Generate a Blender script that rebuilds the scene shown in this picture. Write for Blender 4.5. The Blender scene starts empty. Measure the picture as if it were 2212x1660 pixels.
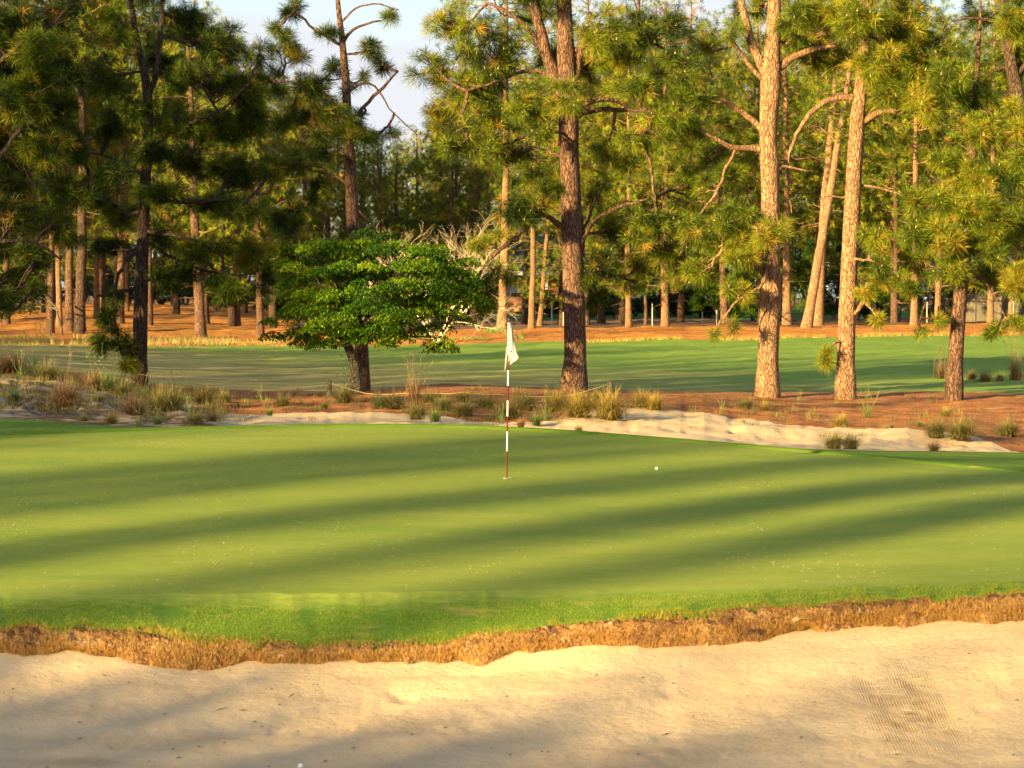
import bpy, math, random
import numpy as np
from mathutils import Vector

S = bpy.context.scene
COL = S.collection
R = math.radians
# ------------------------------------------------------------------ camera, sky, sun, exposure
F = 5223.0                      # focal length in reference pixels (frame 2212 x 1660)
CX, CY, YH = 1106.0, 830.0, 690.0
TILT = math.atan((CY - YH) / F)
ZC = 2.12
cam_d = bpy.data.cameras.new("camera")
cam = bpy.data.objects.new("camera", cam_d)
COL.objects.link(cam)
cam.location = (0, 0, ZC)
cam.rotation_euler = (math.pi / 2 - TILT, 0, 0)
cam_d.sensor_width = 36.0
cam_d.lens = 36.0 * F / 2212.0
cam_d.clip_start = 0.1
cam_d.clip_end = 6000
cam_d.dof.use_dof = True
cam_d.dof.focus_distance = 46.0
cam_d.dof.aperture_fstop = 4.0
S.camera = cam

SUN_EL, SUN_AZ = R(12.5), R(44.0)          # elevation; light travels towards azimuth +44 deg (right, away from camera)
LX, LY = math.sin(SUN_AZ), math.cos(SUN_AZ)
w = bpy.data.worlds.new("World")
S.world = w
w.use_nodes = True
nt = w.node_tree
nt.nodes.clear()
out = nt.nodes.new('ShaderNodeOutputWorld')
bg = nt.nodes.new('ShaderNodeBackground')
sky = nt.nodes.new('ShaderNodeTexSky')
sky.sky_type = 'NISHITA'
sky.sun_disc = False
sky.sun_elevation = SUN_EL
sky.sun_rotation = math.atan2(-LX, -LY)
sky.air_density = 1.0
sky.dust_density = 0.6
SKY_STR = 0.050
bg.inputs['Strength'].default_value = SKY_STR
tc = nt.nodes.new('ShaderNodeTexCoord')
mp = nt.nodes.new('ShaderNodeMapping')
mp.inputs['Scale'].default_value = (1.0, 1.0, 3.2)
mp.inputs['Location'].default_value = (3.1, 1.7, 0.4)
cn = nt.nodes.new('ShaderNodeTexNoise')
cn.inputs['Scale'].default_value = 3.6
cn.inputs['Detail'].default_value = 6
cn.inputs['Roughness'].default_value = 0.52
cr = nt.nodes.new('ShaderNodeValToRGB')
cr.color_ramp.elements[0].position = 0.43
cr.color_ramp.elements[1].position = 0.59
mix = nt.nodes.new('ShaderNodeMix')
mix.data_type = 'RGBA'
CLOUD = 4.0
mix.inputs[7].default_value = (CLOUD * 0.95, CLOUD * 0.98, CLOUD * 1.03, 1)
skym = nt.nodes.new('ShaderNodeMix')
skym.data_type = 'RGBA'
skym.blend_type = 'MULTIPLY'
skym.inputs[0].default_value = 1.0
skym.inputs[7].default_value = (1.0, 1.0, 1.0, 1)
nt.links.new(tc.outputs['Generated'], mp.inputs['Vector'])
nt.links.new(mp.outputs['Vector'], cn.inputs['Vector'])
nt.links.new(cn.outputs['Fac'], cr.inputs['Fac'])
nt.links.new(cr.outputs['Color'], mix.inputs[0])
nt.links.new(sky.outputs['Color'], skym.inputs[6])
nt.links.new(skym.outputs[2], mix.inputs[6])
nt.links.new(mix.outputs[2], bg.inputs['Color'])
nt.links.new(bg.outputs[0], out.inputs['Surface'])

sd = bpy.data.lights.new("sun", 'SUN')
sd.energy = 5.0
sd.angle = R(0.55)
sd.color = (1.0, 0.70, 0.27)
sun = bpy.data.objects.new("sun", sd)
COL.objects.link(sun)
dirv = Vector((LX * math.cos(SUN_EL), LY * math.cos(SUN_EL), -math.sin(SUN_EL)))
sun.rotation_euler = dirv.to_track_quat('-Z', 'Y').to_euler()
sun.location = (-30, -40, 30)

S.view_settings.view_transform = 'Standard'
S.view_settings.look = 'None'
S.view_settings.gamma = 1
S.view_settings.use_curve_mapping = False
S.view_settings.exposure = 2.2
S.render.engine = 'CYCLES'
S.cycles.max_bounces = 5
S.cycles.diffuse_bounces = 3
S.cycles.glossy_bounces = 1
S.cycles.transmission_bounces = 3
S.cycles.transparent_max_bounces = 4
S.cycles.use_denoising = True

rng = np.random.default_rng(7)
random.seed(7)

# ------------------------------------------------------------------ small maths
ct, st = math.cos(TILT), math.sin(TILT)
def P(px, py, d):
    """world point on the sight line of reference pixel (px, py) at distance d"""
    a = (px - CX) / F
    b = (CY - py) / F
    k = d / (ct + b * st)
    return np.array([a * k, d, ZC + (-st + b * ct) * k])
def zof(py, d):
    b = (CY - py) / F
    return ZC + d * (-st + b * ct) / (ct + b * st)
def proj(p):
    x, y, z = p[0], p[1], p[2] - ZC
    f = y * ct - z * st
    u = y * st + z * ct
    return CX + F * x / f, CY - F * u / f

def vnoise(x, y, seed=0):
    xi = np.floor(x).astype(np.int64); yi = np.floor(y).astype(np.int64)
    fx = x - xi; fy = y - yi
    fx = fx * fx * (3 - 2 * fx); fy = fy * fy * (3 - 2 * fy)
    def h(a, b):
        n = (a * 374761393 + b * 668265263 + seed * 982451653) & 0xFFFFFFFF
        n = ((n ^ (n >> 13)) * 1274126177) & 0xFFFFFFFF
        return ((n ^ (n >> 16)) & 0xFFFF) / 65535.0
    return (h(xi, yi) * (1 - fx) * (1 - fy) + h(xi + 1, yi) * fx * (1 - fy)
            + h(xi, yi + 1) * (1 - fx) * fy + h(xi + 1, yi + 1) * fx * fy) * 2 - 1
def fbm(x, y, f, oct=4, seed=0):
    s = 0; a = 1.0; t = 0
    for i in range(oct):
        s = s + a * vnoise(x * f, y * f, seed + i * 17); t += a
        a *= 0.5; f *= 2.1
    return s / t
def norm(v):
    return v / (np.linalg.norm(v, axis=-1, keepdims=True) + 1e-9)

# ------------------------------------------------------------------ objects
def link(o, parent=None):
    COL.objects.link(o)
    if parent is not None:
        o.parent = parent
    return o
def tag(o, label=None, cat=None, group=None, kind=None):
    if label: o['label'] = label
    if cat: o['category'] = cat
    if group: o['group'] = group
    if kind: o['kind'] = kind
    return o
def empty(name, loc, label, cat, group=None, rz=0):
    o = bpy.data.objects.new(name, None)
    o.location = [float(c) for c in loc]
    o.rotation_euler = (0, 0, rz)
    o.empty_display_size = 0.3
    link(o)
    return tag(o, label, cat, group)
class MB:
    """collects vertices, quads and triangles (numpy) and makes ONE mesh"""
    def __init__(s):
        s.v = []; s.q = []; s.t = []; s.n = 0; s.c = []; s.qm = []; s.tm = []
    def add(s, v, q=None, t=None, c=None, m=0):
        v = np.asarray(v, dtype=np.float32).reshape(-1, 3)
        s.v.append(v)
        if c is None: c = np.full(len(v), 0.5, dtype=np.float32)
        s.c.append(np.broadcast_to(np.asarray(c, dtype=np.float32), (len(v),)))
        if q is not None and len(q):
            q = np.asarray(q, dtype=np.int32).reshape(-1, 4); s.q.append(q + s.n); s.qm.append(np.full(len(q), m, dtype=np.int32))
        if t is not None and len(t):
            t = np.asarray(t, dtype=np.int32).reshape(-1, 3); s.t.append(t + s.n); s.tm.append(np.full(len(t), m, dtype=np.int32))
        s.n += len(v)
    def mesh(s, name, mats, smooth=True, origin=(0, 0, 0)):
        me = bpy.data.meshes.new(name)
        if not s.v:
            return me
        v = np.concatenate(s.v) - np.asarray(origin, dtype=np.float32)
        c = np.concatenate(s.c)
        q = np.concatenate(s.q) if s.q else np.zeros((0, 4), np.int32)
        t = np.concatenate(s.t) if s.t else np.zeros((0, 3), np.int32)
        me.vertices.add(len(v)); me.vertices.foreach_set('co', v.ravel())
        nl = len(q) * 4 + len(t) * 3
        me.loops.add(nl)
        me.loops.foreach_set('vertex_index', np.concatenate([q.ravel(), t.ravel()]))
        me.polygons.add(len(q) + len(t))
        ls = np.concatenate([np.arange(len(q)) * 4, len(q) * 4 + np.arange(len(t)) * 3]).astype(np.int32)
        me.polygons.foreach_set('loop_start', ls)
        mi = np.concatenate((s.qm or [np.zeros(0, np.int32)]) + (s.tm or [np.zeros(0, np.int32)]))
        if not isinstance(mats, (list, tuple)): mats = [mats]
        for m in mats: me.materials.append(m)
        me.polygons.foreach_set('material_index', mi.astype(np.int32))
        me.polygons.foreach_set('use_smooth', np.full(len(q) + len(t), smooth))
        at = me.attributes.new('tone', 'FLOAT', 'POINT')
        at.data.foreach_set('value', c.astype(np.float32))
        me.update(calc_edges=True)
        return me
    def build(s, name, mats, parent=None, smooth=True, origin=(0, 0, 0)):
        o = bpy.data.objects.new(name, s.mesh(name, mats, smooth, origin))
        return link(o, parent)
    def tube(s, pts, rad, n=8, m=0, c=0.5, rough=0.0, cap=True, seed=0):
        pts = np.asarray(pts, dtype=float); rad = np.broadcast_to(np.asarray(rad, dtype=float), (len(pts),))
        tan = norm(np.gradient(pts, axis=0))
        up = np.array([0.13, 0.97, 0.2]) if abs(tan[0][2]) > 0.7 else np.array([0, 0, 1.0])
        a1 = norm(np.cross(tan, up)); a2 = np.cross(tan, a1)
        th = np.linspace(0, 2 * math.pi, n, endpoint=False)
        rr = rad[:, None] * np.ones((1, n))
        if rough:
            L = np.concatenate([[0], np.cumsum(np.linalg.norm(np.diff(pts, axis=0), axis=1))])
            A, B = np.meshgrid(th, L)
            rr = rr * (1 + rough * (fbm(np.cos(A) * 1.7 + 9 + seed, B * .9 + np.sin(A) * 1.7, 1.3, 3, seed) * 1.3 + .55 * fbm(A * 3.0 + seed, B * 2.2, 1.9, 2, seed + 5)))
        v = pts[:, None, :] + (np.cos(th)[None, :, None] * a1[:, None, :] + np.sin(th)[None, :, None] * a2[:, None, :]) * rr[:, :, None]
        k = len(pts)
        i = np.arange(k - 1)[:, None] * n; j = np.arange(n)[None, :]; j2 = (j + 1) % n
        q = np.stack([i + j, i + j2, i + n + j2, i + n + j], -1).reshape(-1, 4)
        vv = v.reshape(-1, 3)
        t = None
        if cap:
            vv = np.concatenate([vv, [pts[-1]]])
            b = (k - 1) * n
            t = [(b + x, b + (x + 1) % n, len(vv) - 1) for x in range(n)]
        s.add(vv, q, t, c, m)
    def box(s, c, d, m=0, rz=0.0):
        x, y, z = [a / 2 for a in d]
        v = np.array([(-x, -y, -z), (x, -y, -z), (x, y, -z), (-x, y, -z), (-x, -y, z), (x, -y, z), (x, y, z), (-x, y, z)])
        if rz:
            cs, sn = math.cos(rz), math.sin(rz)
            v = np.stack([v[:, 0] * cs - v[:, 1] * sn, v[:, 0] * sn + v[:, 1] * cs, v[:, 2]], 1)
        s.add(v + np.array(c), [(0, 3, 2, 1), (4, 5, 6, 7), (0, 1, 5, 4), (1, 2, 6, 5), (2, 3, 7, 6), (3, 0, 4, 7)], m=m)

# ------------------------------------------------------------------ materials
def newmat(name):
    m = bpy.data.materials.new(name); m.use_nodes = True
    t = m.node_tree
    b = t.nodes['Principled BSDF']
    b.inputs['Specular IOR Level'].default_value = 0.25
    return m, t, b, t.nodes['Material Output']
def N(t, kind, **kw):
    n = t.nodes.new(kind)
    for k, v in kw.items():
        if k in n.inputs: n.inputs[k].default_value = v
        else: setattr(n, k, v)
    return n
def coords(t, scale=(1, 1, 1), kind='Object', rot=(0, 0, 0)):
    tcn = t.nodes.new('ShaderNodeTexCoord'); mpn = t.nodes.new('ShaderNodeMapping')
    mpn.inputs['Scale'].default_value = scale; mpn.inputs['Rotation'].default_value = rot
    t.links.new(tcn.outputs[kind], mpn.inputs['Vector'])
    return mpn.outputs['Vector']
def noise(t, vec, scale, detail=4, rough=0.55):
    n = N(t, 'ShaderNodeTexNoise', Scale=scale, Detail=detail, Roughness=rough)
    t.links.new(vec, n.inputs['Vector'])
    return n.outputs['Fac']
def ramp(t, fac, stops):
    r = t.nodes.new('ShaderNodeValToRGB')
    while len(r.color_ramp.elements) > 1: r.color_ramp.elements.remove(r.color_ramp.elements[-1])
    r.color_ramp.elements[0].position = stops[0][0]; r.color_ramp.elements[0].color = (*stops[0][1], 1)
    for p, c in stops[1:]:
        e = r.color_ramp.elements.new(p); e.color = (*c, 1)
    t.links.new(fac, r.inputs['Fac'])
    return r.outputs['Color']
def mixc(t, fac, a, b, mode='MIX'):
    m = t.nodes.new('ShaderNodeMix'); m.data_type = 'RGBA'; m.blend_type = mode
    if isinstance(fac, (int, float)): m.inputs[0].default_value = fac
    else: t.links.new(fac, m.inputs[0])
    for i, x in ((6, a), (7, b)):
        if isinstance(x, tuple): m.inputs[i].default_value = (*x, 1) if len(x) == 3 else x
        else: t.links.new(x, m.inputs[i])
    return m.outputs[2]
def bump(t, b, h, strength, dist):
    n = N(t, 'ShaderNodeBump', Strength=strength, Distance=dist)
    t.links.new(h, n.inputs['Height']); t.links.new(n.outputs[0], b.inputs['Normal'])
def g(v): return (v, v, v)

def mat_ground(name, stops, nscale=3.0, fine=60.0, finemix=0.5, bumpd=0.02, aniso=(1, 1, 1), rough=0.9, patch=None, bstr=0.6):
    """two noise scales: stops colour the broad patches, fine noise darkens/lightens; patch=(colour, scale, lo, hi)"""
    m, t, b, o = newmat(name)
    vec = coords(t, aniso)
    broad = noise(t, vec, nscale, 6, 0.6)
    col = ramp(t, broad, stops)
    fn = noise(t, vec, fine, 3, 0.7)
    col = mixc(t, finemix, col, ramp(t, fn, [(0.3, g(0.35)), (0.5, g(1.0)), (0.72, g(1.9))]), 'MULTIPLY')
    if patch:
        for pc, ps, lo, hi in patch:
            pf = ramp(t, noise(t, vec, ps, 5, 0.65), [(lo, g(0)), (hi, g(1))])
            col = mixc(t, pf, col, pc)
    t.links.new(col, b.inputs['Base Color'])
    b.inputs['Roughness'].default_value = rough
    bump(t, b, fn, bstr, bumpd)
    return m
def mat_plain(name, col, rough=0.6, var=0.15, scale=8):
    m, t, b, o = newmat(name)
    f = noise(t, coords(t), scale, 4)
    lo = tuple(c * (1 - var) for c in col); hi = tuple(min(1, c * (1 + var)) for c in col)
    t.links.new(ramp(t, f, [(0.3, lo), (0.7, hi)]), b.inputs['Base Color'])
    b.inputs['Roughness'].default_value = rough
    return m
def mat_leaf(name, stops, trans=0.3, tcol=None, rough=0.55, var=0.5):
    """foliage coloured by the 'tone' attribute, partly translucent"""
    m, t, b, o = newmat(name)
    a = N(t, 'ShaderNodeAttribute', attribute_name='tone')
    col = ramp(t, a.outputs['Fac'], stops)
    oi = t.nodes.new('ShaderNodeObjectInfo')
    col2 = mixc(t, 0.6, col, ramp(t, oi.outputs['Random'], [(0, (0.78, 0.85, 0.9)), (1, (1.25, 1.15, 1.0))]), 'MULTIPLY')
    t.links.new(col2, b.inputs['Base Color'])
    b.inputs['Roughness'].default_value = rough
    b.inputs['Specular IOR Level'].default_value = 0.18
    tr = t.nodes.new('ShaderNodeBsdfTranslucent')
    t.links.new(mixc(t, 1.0, col2, tcol or (1.3, 1.35, 0.6), 'MULTIPLY'), tr.inputs['Color'])
    ms = t.nodes.new('ShaderNodeMixShader'); ms.inputs[0].default_value = trans
    t.links.new(b.outputs[0], ms.inputs[1]); t.links.new(tr.outputs[0], ms.inputs[2])
    t.links.new(ms.outputs[0], o.inputs['Surface'])
    return m
def mat_bark(name, dark, mid, light, lichen, scale=1.0):
    m, t, b, o = newmat(name)
    vec = coords(t, (scale, scale, scale * 0.28))
    vo = N(t, 'ShaderNodeTexVoronoi', feature='DISTANCE_TO_EDGE', Scale=19.0)
    nv = noise(t, vec, 5.0, 4)
    mv = t.nodes.new('ShaderNodeMix'); mv.data_type = 'VECTOR'; mv.inputs[0].default_value = 0.22
    t.links.new(vec, mv.inputs[4]); 
    nc = N(t, 'ShaderNodeTexNoise', Scale=6.0, Detail=3); t.links.new(vec, nc.inputs['Vector']); t.links.new(nc.outputs['Color'], mv.inputs[5])
    t.links.new(mv.outputs[1], vo.inputs['Vector'])
    plate = ramp(t, vo.outputs['Distance'], [(0.0, g(0.05)), (0.10, g(0.7)), (0.35, g(1))])
    col = ramp(t, nv, [(0.25, mid), (0.6, light), (0.8, mid)])
    col = mixc(t, plate, dark, col)
    fine = noise(t, coords(t, (scale, scale, scale * .5)), 45, 4, 0.7)
    col = mixc(t, 0.7, col, ramp(t, fine, [(0.3, g(0.45)), (0.55, g(1.05)), (0.75, g(1.7))]), 'MULTIPLY')
    lf = ramp(t, noise(t, coords(t, (1, 1, .6)), 16, 4, .6), [(0.62, g(0)), (0.70, g(1))])
    col = mixc(t, lf, col, lichen)
    t.links.new(col, b.inputs['Base Color']); b.inputs['Roughness'].default_value = 0.85
    hh = mixc(t, 0.3, plate, ramp(t, fine, [(0.2, g(0)), (0.8, g(1))]))
    bump(t, b, hh, 1.0, 0.05)
    return m

M = {}
# putting green: closely mown
def mat_turf(name, a, c, worn, stripe=0.0, fine=0.25, fscale=90, wt=.6, blend=None):
    m, t, b, o = newmat(name)
    vec = coords(t)
    broad = noise(t, coords(t, (0.5, 1.6, 1)), 0.55, 5, .6)
    col = ramp(t, broad, [(0.32, a), (0.68, c)])
    streak = noise(t, coords(t, (2.2, 16, 1)), 1.6, 5, .7)
    col = mixc(t, 0.55, col, ramp(t, streak, [(0.3, g(0.72)), (0.5, g(1)), (0.75, g(1.32))]), 'MULTIPLY')
    fn = noise(t, vec, fscale, 2, .8)
    col = mixc(t, fine, col, ramp(t, fn, [(0.3, g(0.4)), (0.5, g(1)), (0.7, g(1.7))]), 'MULTIPLY')
    wf = ramp(t, noise(t, coords(t, (1, 2.5, 1)), 1.3, 7, .72), [(wt, g(0)), (wt + .12, g(1))])
    wm = N(t, 'ShaderNodeMath', operation='MULTIPLY'); wm.inputs[1].default_value = 0.55
    t.links.new(wf, wm.inputs[0])
    col = mixc(t, wm.outputs[0], col, worn)
    if blend:      # the sward thins gradually towards the putting surface
        at_ = N(t, 'ShaderNodeAttribute', attribute_name='tone')
        nb = N(t, 'ShaderNodeMath', operation='MULTIPLY_ADD'); nb.inputs[1].default_value = .9; nb.inputs[2].default_value = -.45
        t.links.new(noise(t, coords(t, (1, 2, 1)), 5.0, 5, .7), nb.inputs[0])
        sm_ = N(t, 'ShaderNodeMath', operation='ADD'); t.links.new(at_.outputs['Fac'], sm_.inputs[0]); t.links.new(nb.outputs[0], sm_.inputs[1])
        col = mixc(t, ramp(t, sm_.outputs[0], [(.55, g(0)), (.98, g(1))]), col, blend)
    t.links.new(col, b.inputs['Base Color']); b.inputs['Roughness'].default_value = 0.9
    b.inputs['Specular IOR Level'].default_value = 0.1
    bump(t, b, fn, 0.5, 0.012)
    return m
M['green'] = mat_turf('putting_green_turf', (0.148, 0.216, 0.033), (0.208, 0.256, 0.041), (0.28, 0.28, 0.09))
M['collar'] = mat_turf('fringe_turf', (0.06, 0.135, 0.012), (0.105, 0.185, 0.016), (0.36, 0.28, 0.09), fine=.6, fscale=55, wt=.55)
M['front_collar'] = mat_turf('front_fringe_turf', (0.06, 0.135, 0.012), (0.105, 0.185, 0.016), (0.36, 0.28, 0.09), fine=.6, fscale=55, wt=.55, blend=(0.185, 0.245, 0.04))
M['fairway'] = mat_turf('fairway_turf', (0.065, 0.135, 0.055), (0.095, 0.16, 0.055), (0.2, 0.19, 0.095), fine=.35, fscale=14)
def mat_fairway():
    m, t, b, o = newmat('fairway_turf')
    vec = coords(t)
    sx = t.nodes.new('ShaderNodeSeparateXYZ'); t.links.new(vec, sx.inputs[0])
    # tan dormant rough to the near left, green mown turf to the far right (a real change of grass)
    k = N(t, 'ShaderNodeMath', operation='MULTIPLY_ADD'); k.inputs[1].default_value = 0.06
    t.links.new(sx.outputs[0], k.inputs[0])
    k2 = N(t, 'ShaderNodeMath', operation='MULTIPLY_ADD'); k2.inputs[1].default_value = 0.032; k2.inputs[2].default_value = -2.85
    t.links.new(sx.outputs[1], k2.inputs[0]); t.links.new(k2.outputs[0], k.inputs[2])
    nz = noise(t, coords(t, (0.25, 1.0, 1)), .35, 5, .6)
    ad = N(t, 'ShaderNodeMath', operation='MULTIPLY_ADD'); ad.inputs[1].default_value = 1.6
    t.links.new(nz, ad.inputs[0]); t.links.new(k.outputs[0], ad.inputs[2])
    f = ramp(t, ad.outputs[0], [(0.15, g(0)), (0.95, g(1))])
    tan = ramp(t, noise(t, coords(t, (.3, 1.5, 1)), .8, 5, .65), [(0.38, (0.15, 0.17, 0.048)), (0.58, (0.34, 0.27, 0.10))])
    grn = ramp(t, noise(t, coords(t, (.3, 1.5, 1)), .5, 5, .65), [(0.35, (0.125, 0.22, 0.038)), (0.6, (0.17, 0.265, 0.042)), (.78, (.23, .26, .08))])
    col = mixc(t, f, tan, grn)
    fn = noise(t, vec, 11, 4, .8)
    col = mixc(t, .45, col, ramp(t, fn, [(0.3, g(0.45)), (0.5, g(1)), (0.7, g(1.6))]), 'MULTIPLY')
    t.links.new(col, b.inputs['Base Color']); b.inputs['Roughness'].default_value = .9
    b.inputs['Specular IOR Level'].default_value = 0.1
    bump(t, b, fn, .5, .04)
    return m
M['fairway'] = mat_fairway()
M['lawn'] = mat_ground('lawn_grass', [(0.3, (0.03, 0.10, 0.02)), (0.7, (0.05, 0.15, 0.025))], 1.0, 9, .4, .03)
M['straw'] = mat_ground('pine_straw', [(0.28, (0.12, 0.048, 0.02)), (0.5, (0.28, 0.11, 0.034)), (0.72, (0.40, 0.20, 0.075))], 0.9, 22, .85, .09, (1, 1.8, 1),
                        patch=[((0.50, 0.38, 0.24), 1.1, .60, .74), ((0.09, 0.12, 0.03), 1.7, .66, .74)])
M['farstraw'] = mat_ground('pine_straw_litter', [(0.28, (0.24, 0.095, 0.025)), (0.5, (0.40, 0.165, 0.032)), (0.72, (0.50, 0.24, 0.055))], 0.5, 6, .55, .06, (1, 1.6, 1),
                           patch=[((0.22, 0.24, 0.05), .5, .66, .72)])
M['track'] = mat_ground('shaded_straw', [(0.3, (0.10, 0.06, 0.045)), (0.7, (0.17, 0.10, 0.07))], .6, 5, .4, .03, (1, 2, 1))  # straw colour darkened to stand for shade
M['near'] = mat_ground('rough_grass', [(0.3, (0.06, 0.1, 0.03)), (0.7, (0.12, 0.13, 0.05))], 1.0, 30, .6, .03)
def mat_sand(name, base, hi, rake=True, dirt=None):
    m, t, b, o = newmat(name)
    vec = coords(t)
    broad = noise(t, coords(t, (.7, 1.7, 1)), 1.2, 6, .62)
    col = ramp(t, broad, [(0.3, base), (0.66, hi)])
    fn = noise(t, vec, 85, 4, .85)
    col = mixc(t, .55, col, ramp(t, fn, [(0.25, g(0.5)), (0.5, g(1)), (0.75, g(1.45))]), 'MULTIPLY')
    sp = ramp(t, noise(t, coords(t, (1, 2.6, 1)), 9, 6, .75), [(0.63, g(0)), (0.74, g(1))])
    sm = N(t, 'ShaderNodeMath', operation='MULTIPLY'); sm.inputs[1].default_value = .6
    t.links.new(sp, sm.inputs[0])
    col = mixc(t, sm.outputs[0], col, (0.30, 0.20, 0.11))
    h = fn
    if dirt:
        df = ramp(t, noise(t, coords(t, (.8, 1, 1.8)), 1.9, 6, .7), [(0.38, g(0)), (0.56, g(1))])
        col = mixc(t, df, col, dirt)
    mid = noise(t, coords(t, (1, 1.6, 1)), 14, 6, .7)
    ad = N(t, 'ShaderNodeMath', operation='MULTIPLY_ADD'); ad.inputs[1].default_value = 4.0
    t.links.new(mid, ad.inputs[0]); t.links.new(fn, ad.inputs[2])
    h = ad.outputs[0]
    if rake:   # combed rake marks, grooves coloured darker, one patch on the right of the bunker
        sx = t.nodes.new('ShaderNodeSeparateXYZ'); t.links.new(vec, sx.inputs[0])
        def edge(v, c0, hw, soft):
            d1 = N(t, 'ShaderNodeMath', operation='SUBTRACT'); d1.inputs[1].default_value = c0; t.links.new(v, d1.inputs[0])
            d2 = N(t, 'ShaderNodeMath', operation='ABSOLUTE'); t.links.new(d1.outputs[0], d2.inputs[0])
            mr = N(t, 'ShaderNodeMapRange'); mr.inputs[1].default_value = hw + soft; mr.inputs[2].default_value = hw; t.links.new(d2.outputs[0], mr.inputs[0])
            return mr.outputs[0]
        e1 = edge(sx.outputs[0], 3.25, .25, .14); e2 = edge(sx.outputs[1], 19.8, .5, .7)
        mm = N(t, 'ShaderNodeMath', operation='MULTIPLY'); t.links.new(e1, mm.inputs[0]); t.links.new(e2, mm.inputs[1])
        brk = ramp(t, noise(t, vec, 3.4, 5, .7), [(0.40, g(0)), (0.62, g(1))])
        m2 = N(t, 'ShaderNodeMath', operation='MULTIPLY'); t.links.new(mm.outputs[0], m2.inputs[0]); t.links.new(brk, m2.inputs[1])
        wv = N(t, 'ShaderNodeTexWave', Scale=13.0, Distortion=1.2, Detail=3.0, bands_direction='X'); t.links.new(vec, wv.inputs['Vector'])
        wr = ramp(t, wv.outputs['Fac'], [(0.2, g(0.35)), (0.8, g(1))])
        m3 = N(t, 'ShaderNodeMath', operation='MULTIPLY'); t.links.new(m2.outputs[0], m3.inputs[0]); t.links.new(wr, m3.inputs[1])
        m4 = N(t, 'ShaderNodeMath', operation='MULTIPLY'); m4.inputs[1].default_value = .8; t.links.new(m3.outputs[0], m4.inputs[0])
        col = mixc(t, m4.outputs[0], col, (0.22, 0.145, 0.075))
        dark_blotch = ramp(t, noise(t, coords(t, (.5, 1.4, 1)), .9, 6, .6), [(0.55, g(0)), (0.66, g(1))])  # broad darker blotches, kept to the nearest strip of sand
        e3 = edge(sx.outputs[1], 17.0, 1.6, .35)
        m5 = N(t, 'ShaderNodeMath', operation='MULTIPLY'); t.links.new(dark_blotch, m5.inputs[0]); t.links.new(e3, m5.inputs[1])
        m6 = N(t, 'ShaderNodeMath', operation='MULTIPLY'); m6.inputs[1].default_value = .45; t.links.new(m5.outputs[0], m6.inputs[0])
        col = mixc(t, m6.outputs[0], col, (0.27, 0.185, 0.105))
        ad2 = N(t, 'ShaderNodeMath', operation='MULTIPLY_ADD'); ad2.inputs[1].default_value = -2.5
        t.links.new(m3.outputs[0], ad2.inputs[0]); t.links.new(h, ad2.inputs[2]); h = ad2.outputs[0]
    t.links.new(col, b.inputs['Base Color']); b.inputs['Roughness'].default_value = .95
    b.inputs['Specular IOR Level'].default_value = .1
    bump(t, b, h, .8, .014)
    return m
M['sand'] = mat_sand('bunker_sand', (0.56, 0.42, 0.26), (0.68, 0.535, 0.35))
M['sand2'] = mat_sand('pale_bunker_sand', (0.46, 0.355, 0.23), (0.60, 0.48, 0.32), rake=False)
M['dune'] = mat_sand('dune_sand', (0.42, 0.32, 0.22), (0.58, 0.46, 0.33), rake=False, dirt=(0.11, 0.075, 0.045))
M['bank'] = mat_ground('dry_turf_bank', [(0.3, (0.06, 0.03, 0.014)), (0.48, (0.20, 0.10, 0.034)), (0.7, (0.38, 0.23, 0.09))], 3.2, 30, .95, .06, (1, 1, 1),
                       patch=[((0.62, 0.46, 0.26), 7, .6, .72)], bstr=1)
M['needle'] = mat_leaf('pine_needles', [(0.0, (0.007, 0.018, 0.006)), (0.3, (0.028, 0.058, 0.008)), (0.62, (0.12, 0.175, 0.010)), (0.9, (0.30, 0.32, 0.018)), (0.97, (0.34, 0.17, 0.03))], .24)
M['dogleaf'] = mat_leaf('dogwood_leaves', [(0.0, (0.018, 0.055, 0.006)), (0.5, (0.05, 0.13, 0.008)), (1.0, (0.20, 0.30, 0.01))], .32)
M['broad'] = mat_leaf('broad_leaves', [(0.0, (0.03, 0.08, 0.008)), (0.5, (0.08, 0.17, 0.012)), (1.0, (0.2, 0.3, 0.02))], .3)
M['holly'] = mat_leaf('dark_leaves', [(0.0, (0.012, 0.03, 0.008)), (0.6, (0.025, 0.06, 0.012)), (1.0, (0.05, 0.1, 0.02))], .15)  # own dark leaf of hollies and hedge; also stands in for deep wood shade
M['candle'] = mat_plain('pine_candle', (0.62, 0.50, 0.28), .6)
M['grass'] = mat_leaf('wiregrass_blades', [(0.0, (0.07, 0.05, 0.03)), (0.25, (0.13, 0.12, 0.045)), (0.55, (0.15, 0.165, 0.05)), (0.8, (0.27, 0.23, 0.085)), (1.0, (0.42, 0.34, 0.16))], .25, (1.1, 1.05, .7))
M['grass_gold'] = mat_leaf('golden_grass_blades', [(0.0, (0.08, 0.05, 0.02)), (0.3, (0.17, 0.14, 0.035)), (0.6, (0.29, 0.23, 0.05)), (1.0, (0.5, 0.38, 0.12))], .25, (1.1, 1.05, .7))
M['grass_red'] = mat_leaf('russet_grass_blades', [(0.0, (0.08, 0.045, 0.03)), (0.4, (0.15, 0.085, 0.045)), (0.7, (0.25, 0.16, 0.085)), (1.0, (0.38, 0.27, 0.15))], .2, (1.1, 1., .8))
M['grass_green'] = mat_leaf('green_grass_blades', [(0.0, (0.04, 0.06, 0.02)), (0.3, (0.07, 0.12, 0.03)), (0.7, (0.12, 0.2, 0.05)), (1.0, (0.3, 0.34, 0.12))], .25, (1.1, 1.1, .7))
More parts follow.
